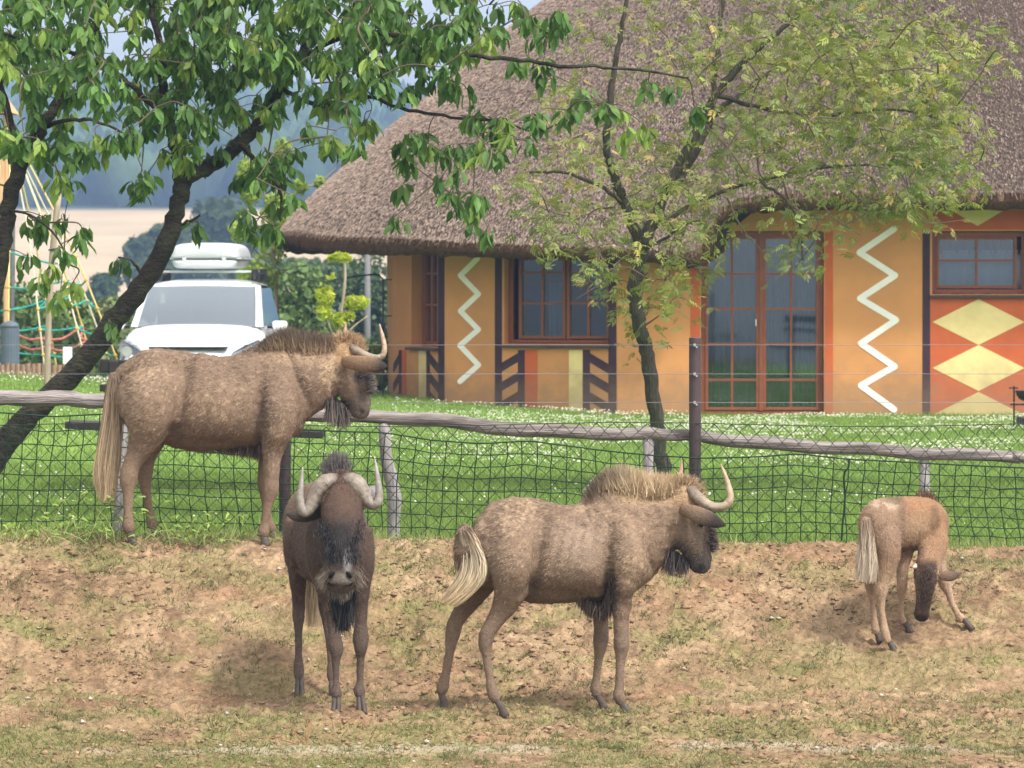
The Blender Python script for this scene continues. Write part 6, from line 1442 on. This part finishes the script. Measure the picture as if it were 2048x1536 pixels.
def playground():
    Y = 57.0; k = Y / F; q = px(60, 800, Y)
    t = thing('rope_pyramid', 'climbing pyramid of yellow and teal ropes with orange connectors on the playground', 'climbing net', (q.x, Y, g1(q.x, Y)), group=None)
    up = [([(44, 300), (112, 430), (172, 560), (243, 742)], 'rope_y', 0), ([(34, 300), (92, 420), (150, 540), (226, 742)], 'rope_w', .5), ([(30, 320), (60, 490), (78, 640), (90, 742)], 'rope_w', -.6), ([(36, 330), (72, 490), (98, 650), (118, 760)], 'rope_y', .9), ([(20, 330), (18, 480), (17, 620), (16, 745)], 'rope_y', -.9), ([(48, 340), (122, 540), (150, 640), (176, 742)], 'rope_w', -.8), ([(0, 330), (-30, 500), (-60, 745)], 'rope_y', 0), ([(-5, 330), (-70, 520), (-120, 745)], 'rope_w', .6), ([(52, 350), (135, 560), (190, 742)], 'rope_y', 1.0)]
    lines = []
    for pts, m, d in up:
        A = crom([tuple(px(x, y, Y + d * min(1, (y - 250) / 400))) for x, y in pts], 6); lines.append(A); MB().tube(A, 1.9 * k, 6).build('rope', M[m], t, smooth=True)
    for yy, m in ((513, 'rope_t'), (563, 'rope_t'), (608, 'rope_t'), (656, 'rope_t'), (704, 'rope_t'), (668, 'rope_r'), (690, 'rope_r')):
        zz = px(0, yy, Y).z; pts = []
        for A in lines:
            j = np.argmin(np.abs(A[:, 2] - zz)); pts.append(A[j])
        pts = sorted(pts, key=lambda p_: p_[0]); full = []
        for a, b_ in zip(pts[:-1], pts[1:]):
            sag = .035 if m == 'rope_t' else .12
            full += [a, (a + b_) / 2 - np.array([0, 0, sag * (b_[0] - a[0] + .3)])]
        full.append(pts[-1]); MB().tube(crom(full, 3), (2.0 if m == 'rope_t' else 2.6) * k, 6).build('rope', M[m], t, smooth=True)
        if m == 'rope_t':
            for p_ in pts[1:]:
                mb = MB(); bm = bmesh.new(); bmesh.ops.create_icosphere(bm, subdivisions=1, radius=4.2 * k); mb.add([v.co + Vector(p_) for v in bm.verts], [tuple(v.index for v in f.verts) for f in bm.faces]); bm.free(); mb.build('connector', M['conn'], t, smooth=True)
    MB().tube([tuple(px(24, 800, Y)), tuple(px(26, 240, Y))], 5 * k, 12).build('pole', M['zinc'], t)
    # wooden tower cut by the frame edge
    Y2 = 61; p0 = px(-26, 540, Y2); g = g1(p0.x, Y2); tw = thing('play_tower', 'tall orange wooden playground tower cut off by the left edge', 'play tower', (p0.x, Y2, g))
    for x in (-70, 12):
        for d in (0, .55):
            a = px(x, 228, Y2 + d); MB().tube([(a.x, a.y, g - .1), (a.x, a.y, a.z)], .035, 10).build('post', M['tower_wood'], tw)
    for kk in range(7):
        x0 = -68 + kk * 11.2; a = px(x0, 450, Y2 - .05); b_ = px(x0 + 10, 370, Y2 - .05); MB().box(((a.x + b_.x) / 2, Y2 - .06, (a.z + b_.z) / 2 + .25), (abs(b_.x - a.x), .025, 1.1)).build('board', M['tower_wood'], tw)
    a = px(-29, 470, Y2); MB().box((a.x, Y2 + .27, a.z), (.58, .6, .05)).build('platform', M['tower_wood'], tw)
    a = px(-29, 226, Y2); MB().add([(a.x - .42, Y2 - .2, a.z), (a.x + .36, Y2 - .2, a.z), (a.x + .36, Y2 + .8, a.z), (a.x - .42, Y2 + .8, a.z), (a.x, Y2 - .2, a.z + .5), (a.x, Y2 + .8, a.z + .5)], [(0, 1, 4), (3, 5, 2), (0, 4, 5, 3), (1, 2, 5, 4), (0, 3, 2, 1)]).build('roof', M['tower_wood'], tw)
    # bin, box, palisade
    Yb = 53; a = px(20, 700, Yb); g = g1(a.x, Yb); bn = thing('waste_bin', 'tall blue grey bin with a rounded lid behind the ropes', 'bin', (a.x, Yb, g)); zt = px(20, 655, Yb).z
    mb = MB(); mb.tube([(a.x, Yb, g - .1), (a.x, Yb, zt)], 19 * Yb / F, 20); mb.build('bin_body', M['bin'], bn, smooth=False)
    mb = MB(); mb.tube([(a.x, Yb, zt), (a.x, Yb, zt + .03), (a.x, Yb, zt + .06), (a.x, Yb, zt + .075)], [19.5 * Yb / F, 18 * Yb / F, 12 * Yb / F, 3 * Yb / F], 20); mb.build('lid', M['bin'], bn, smooth=True)
    Yb = 51; a = px(135, 716, Yb); g = g1(a.x, Yb); bo = thing('white_sign_board', 'small white board standing left of the leaning trunk', 'board', (a.x, Yb, g))
    MB().box((a.x, Yb, a.z), (.10, .02, .24)).build('panel', M['white_plain'], bo, bevel=.004); MB().box((a.x, Yb + .03, (g + a.z) / 2 - .1), (.03, .03, a.z - g + .1)).build('post', M['stake'], bo)
    Ye = 49.6; a0 = px(-120, 736, Ye); pal = thing('palisade_edging', 'low brown palisade edging along the playground behind the lawn', 'edging', (a0.x + .8, Ye, g1(a0.x + .8, Ye)))
    me0 = None
    for i in range(27):
        x = -120 + i * 10.4; p_ = px(x, 728 + RNG.uniform(-2, 2), Ye); g = g1(p_.x, Ye) - .1
        MB().tube([(p_.x, Ye, g), (p_.x, Ye, p_.z)], 4.9 * Ye / F, 8).build('stick', M['edging'], pal)
    Ys = 44.0; a = px(93, 740, Ys); g = g1(a.x, Ys); st = thing('wooden_stake', 'pale upright wooden stake standing on the lawn before the rope net', 'stake', (a.x, Ys, g))
    mb = MB(); mb.tube(crom([(a.x, Ys, g - .2), tuple(px(97, 650, Ys)), tuple(px(104, 520, Ys)), tuple(px(117, 388, Ys))], 5), 6.3 * Ys / F, 12); mb.build('stake_pole', M['stake'], st, smooth=True)
    mb = MB(); q = px(106, 500, Ys); mb.tube([(q.x - .04, Ys - .035, q.z), (q.x + .04, Ys - .035, q.z + .01)], .008, 6); mb.tube([(q.x - .04, Ys + .035, q.z), (q.x + .04, Ys + .035, q.z + .01)], .008, 6); tag(mb.build('tie', M['net'], st), kind='stuff')
playground()

# thin black pipe and cable beside the house corner, grey pole behind
Yp = 56.5; a = px(766, 700, Yp); pp = thing('black_pipe', 'thin bent black pipe with two brackets beside the left house corner', 'pipe', (a.x, Yp, g1(a.x, Yp)))
MB().tube(crom([(a.x, Yp, g1(a.x, Yp)), tuple(px(766, 620, Yp)), tuple(px(766, 565, Yp)), tuple(px(762, 555, Yp)), tuple(px(752, 549, Yp)), tuple(px(725, 551, Yp)), tuple(px(690, 556, Yp))], 5), 1.7 * Yp / F, 8).build('pipe', M['black'], pp, smooth=True)
for y in (559, 632):
    MB().tube([tuple(px(765, y, Yp)), tuple(px(783, y, Yp + .6))], 1.3 * Yp / F, 6).build('bracket', M['black'], pp)
MB().tube([tuple(px(767, 582, Yp)), tuple(px(767, 596, Yp))], 3 * Yp / F, 8).build('clamp', M['black'], pp)
MB().tube(crom([tuple(px(690, 556, Yp)), tuple(px(640, 564, Yp + 1)), tuple(px(590, 552, Yp + 2)), tuple(px(540, 528, Yp + 3)), tuple(px(500, 490, Yp + 4))], 6), 1.2 * Yp / F, 6).build('cable', M['black'], pp)
a = px(735, 700, 90); gp = thing('concrete_pole', 'tall pale grey pole among the trees left of the house', 'pole', (a.x, 90, g1(a.x, 90)))
MB().tube([(a.x, 90, g1(a.x, 90) - .3), tuple(px(735, 470, 90))], [7 * 90 / F, 5.5 * 90 / F], 12).build('shaft', M['concrete'], gp, smooth=True)
MB().box(tuple(px(735, 470, 90)), (.5, .08, .08)).build('cross_arm', M['concrete'], gp)

# iron fire stand with a pot at the right edge
Yf = 50.0; a = px(2028, 835, Yf); kf = Yf / F; fs = thing('fire_pot_stand', 'black iron stand holding a round cauldron at the right edge before the house', 'fire stand', (a.x, Yf, g1(a.x, Yf)))
for x in (2028, 2100): p_ = px(x, 772, Yf); MB().tube([(p_.x, Yf, g1(p_.x, Yf) - .1), tuple(p_)], 1.8 * kf, 8).build('upright', M['black'], fs)
MB().tube([tuple(px(2020, 809, Yf)), tuple(px(2108, 809, Yf))], 1.6 * kf, 8).build('crossbar', M['black'], fs); MB().tube([tuple(px(2018, 776, Yf)), tuple(px(2036, 776, Yf))], 1.5 * kf, 8).build('hook', M['black'], fs)
po = px(2064, 783, Yf); pot = thing('cauldron', 'round black cauldron resting on the iron stand at the right edge', 'pot', tuple(po))
mb = MB(); mb.tube([(po.x, Yf, po.z), (po.x, Yf, po.z - 6 * kf), (po.x, Yf, po.z - 15 * kf), (po.x, Yf, po.z - 21 * kf), (po.x, Yf, po.z - 23 * kf)], [31 * kf, 32 * kf, 26 * kf, 12 * kf, 2 * kf], 24); mb.build('bowl', M['black'], pot, smooth=True)
mb = MB(); mb.tube([(po.x, Yf, po.z + 2 * kf), (po.x, Yf, po.z - 2 * kf)], 33.5 * kf, 24); mb.build('rim', M['black'], pot, bevel=.004)

# dry weeds in the paddock and by the fence
def weed(label, x, y, stems, m='dry'):
    q = ground_hit(x, y); t = thing('dry_weed', label, 'weed', (q.x, q.y, g1(q.x, q.y)), group='dry weeds on the paddock')
    for pts in stems:
        A = crom([tuple(px(a, b_, q.y)) for a, b_ in pts], 5); A[0] = (A[0][0], q.y, g1(q.x, q.y) - .02); MB().tube(A, np.linspace(.0045, .0018, len(A)), 6).build('stem', M['dry_stem'], t)
M['dry_stem'] = mat('dry_weed_stem', (.34, .17, .09), rough=.9, var=.3)
weed('reddish dry weed stalk in the foreground below the wildebeest facing the camera', 612, 1496, [[(612, 1496), (617, 1465), (614, 1435)], [(613, 1490), (590, 1465), (572, 1430)], [(614, 1475), (622, 1455), (625, 1440)], [(612, 1494), (560, 1478), (520, 1474)]])
weed('pale dry weed stems in the foreground right of the middle wildebeest', 1786, 1450, [[(1786, 1450), (1784, 1425), (1788, 1402)], [(1784, 1450), (1768, 1425), (1762, 1400)], [(1788, 1450), (1798, 1430), (1800, 1412)]])
weed('tiny dry stalk near the right edge of the paddock', 2008, 1432, [[(2008, 1436), (2010, 1424), (2009, 1414)]])
def weedy(x, y, w, h, n, label):
    q = ground_hit(x, y); P = np.stack([q.x + RNG.normal(0, w, n), q.y + RNG.normal(0, .05, n)], 1); z = gz(P[:, 0], P[:, 1])
    t = thing('weed_clump', label, 'weed', (q.x, q.y, g1(q.x, q.y)), group='weeds at the foot of the fence')
    D = np.stack([RNG.normal(0, .5, n), RNG.normal(0, .3, n), np.ones(n)], 1)
    o = strands('stems', np.column_stack([P, z]), D, h * RNG.uniform(.4, 1.2, n), .007, (.16, .22, .06), (.38, .40, .14), t, droop=.22, segs=4, curl=.18); o['kind'] = 'stuff'
    P2 = np.column_stack([P, z + h * RNG.uniform(.2, .9, n)]) + RNG.normal(0, .03, (n, 3)); a = RNG.uniform(0, 6.28, n)
    o = strands('leaves', P2, np.stack([np.cos(a), np.sin(a), RNG.uniform(-.4, .5, n)], 1), .045, .018, (.17, .27, .05), (.30, .36, .08), t, droop=.2, segs=3); o['kind'] = 'stuff'
weedy(185, 1088, .16, .30, 90, 'straggly yellow green weed clump at the fence left of the tall wildebeest')
weedy(60, 1090, .2, .16, 70, 'low weed clump at the fence near the left edge')
weedy(410, 1088, .18, .20, 80, 'dry weed clump at the fence under the belly of the tall wildebeest')
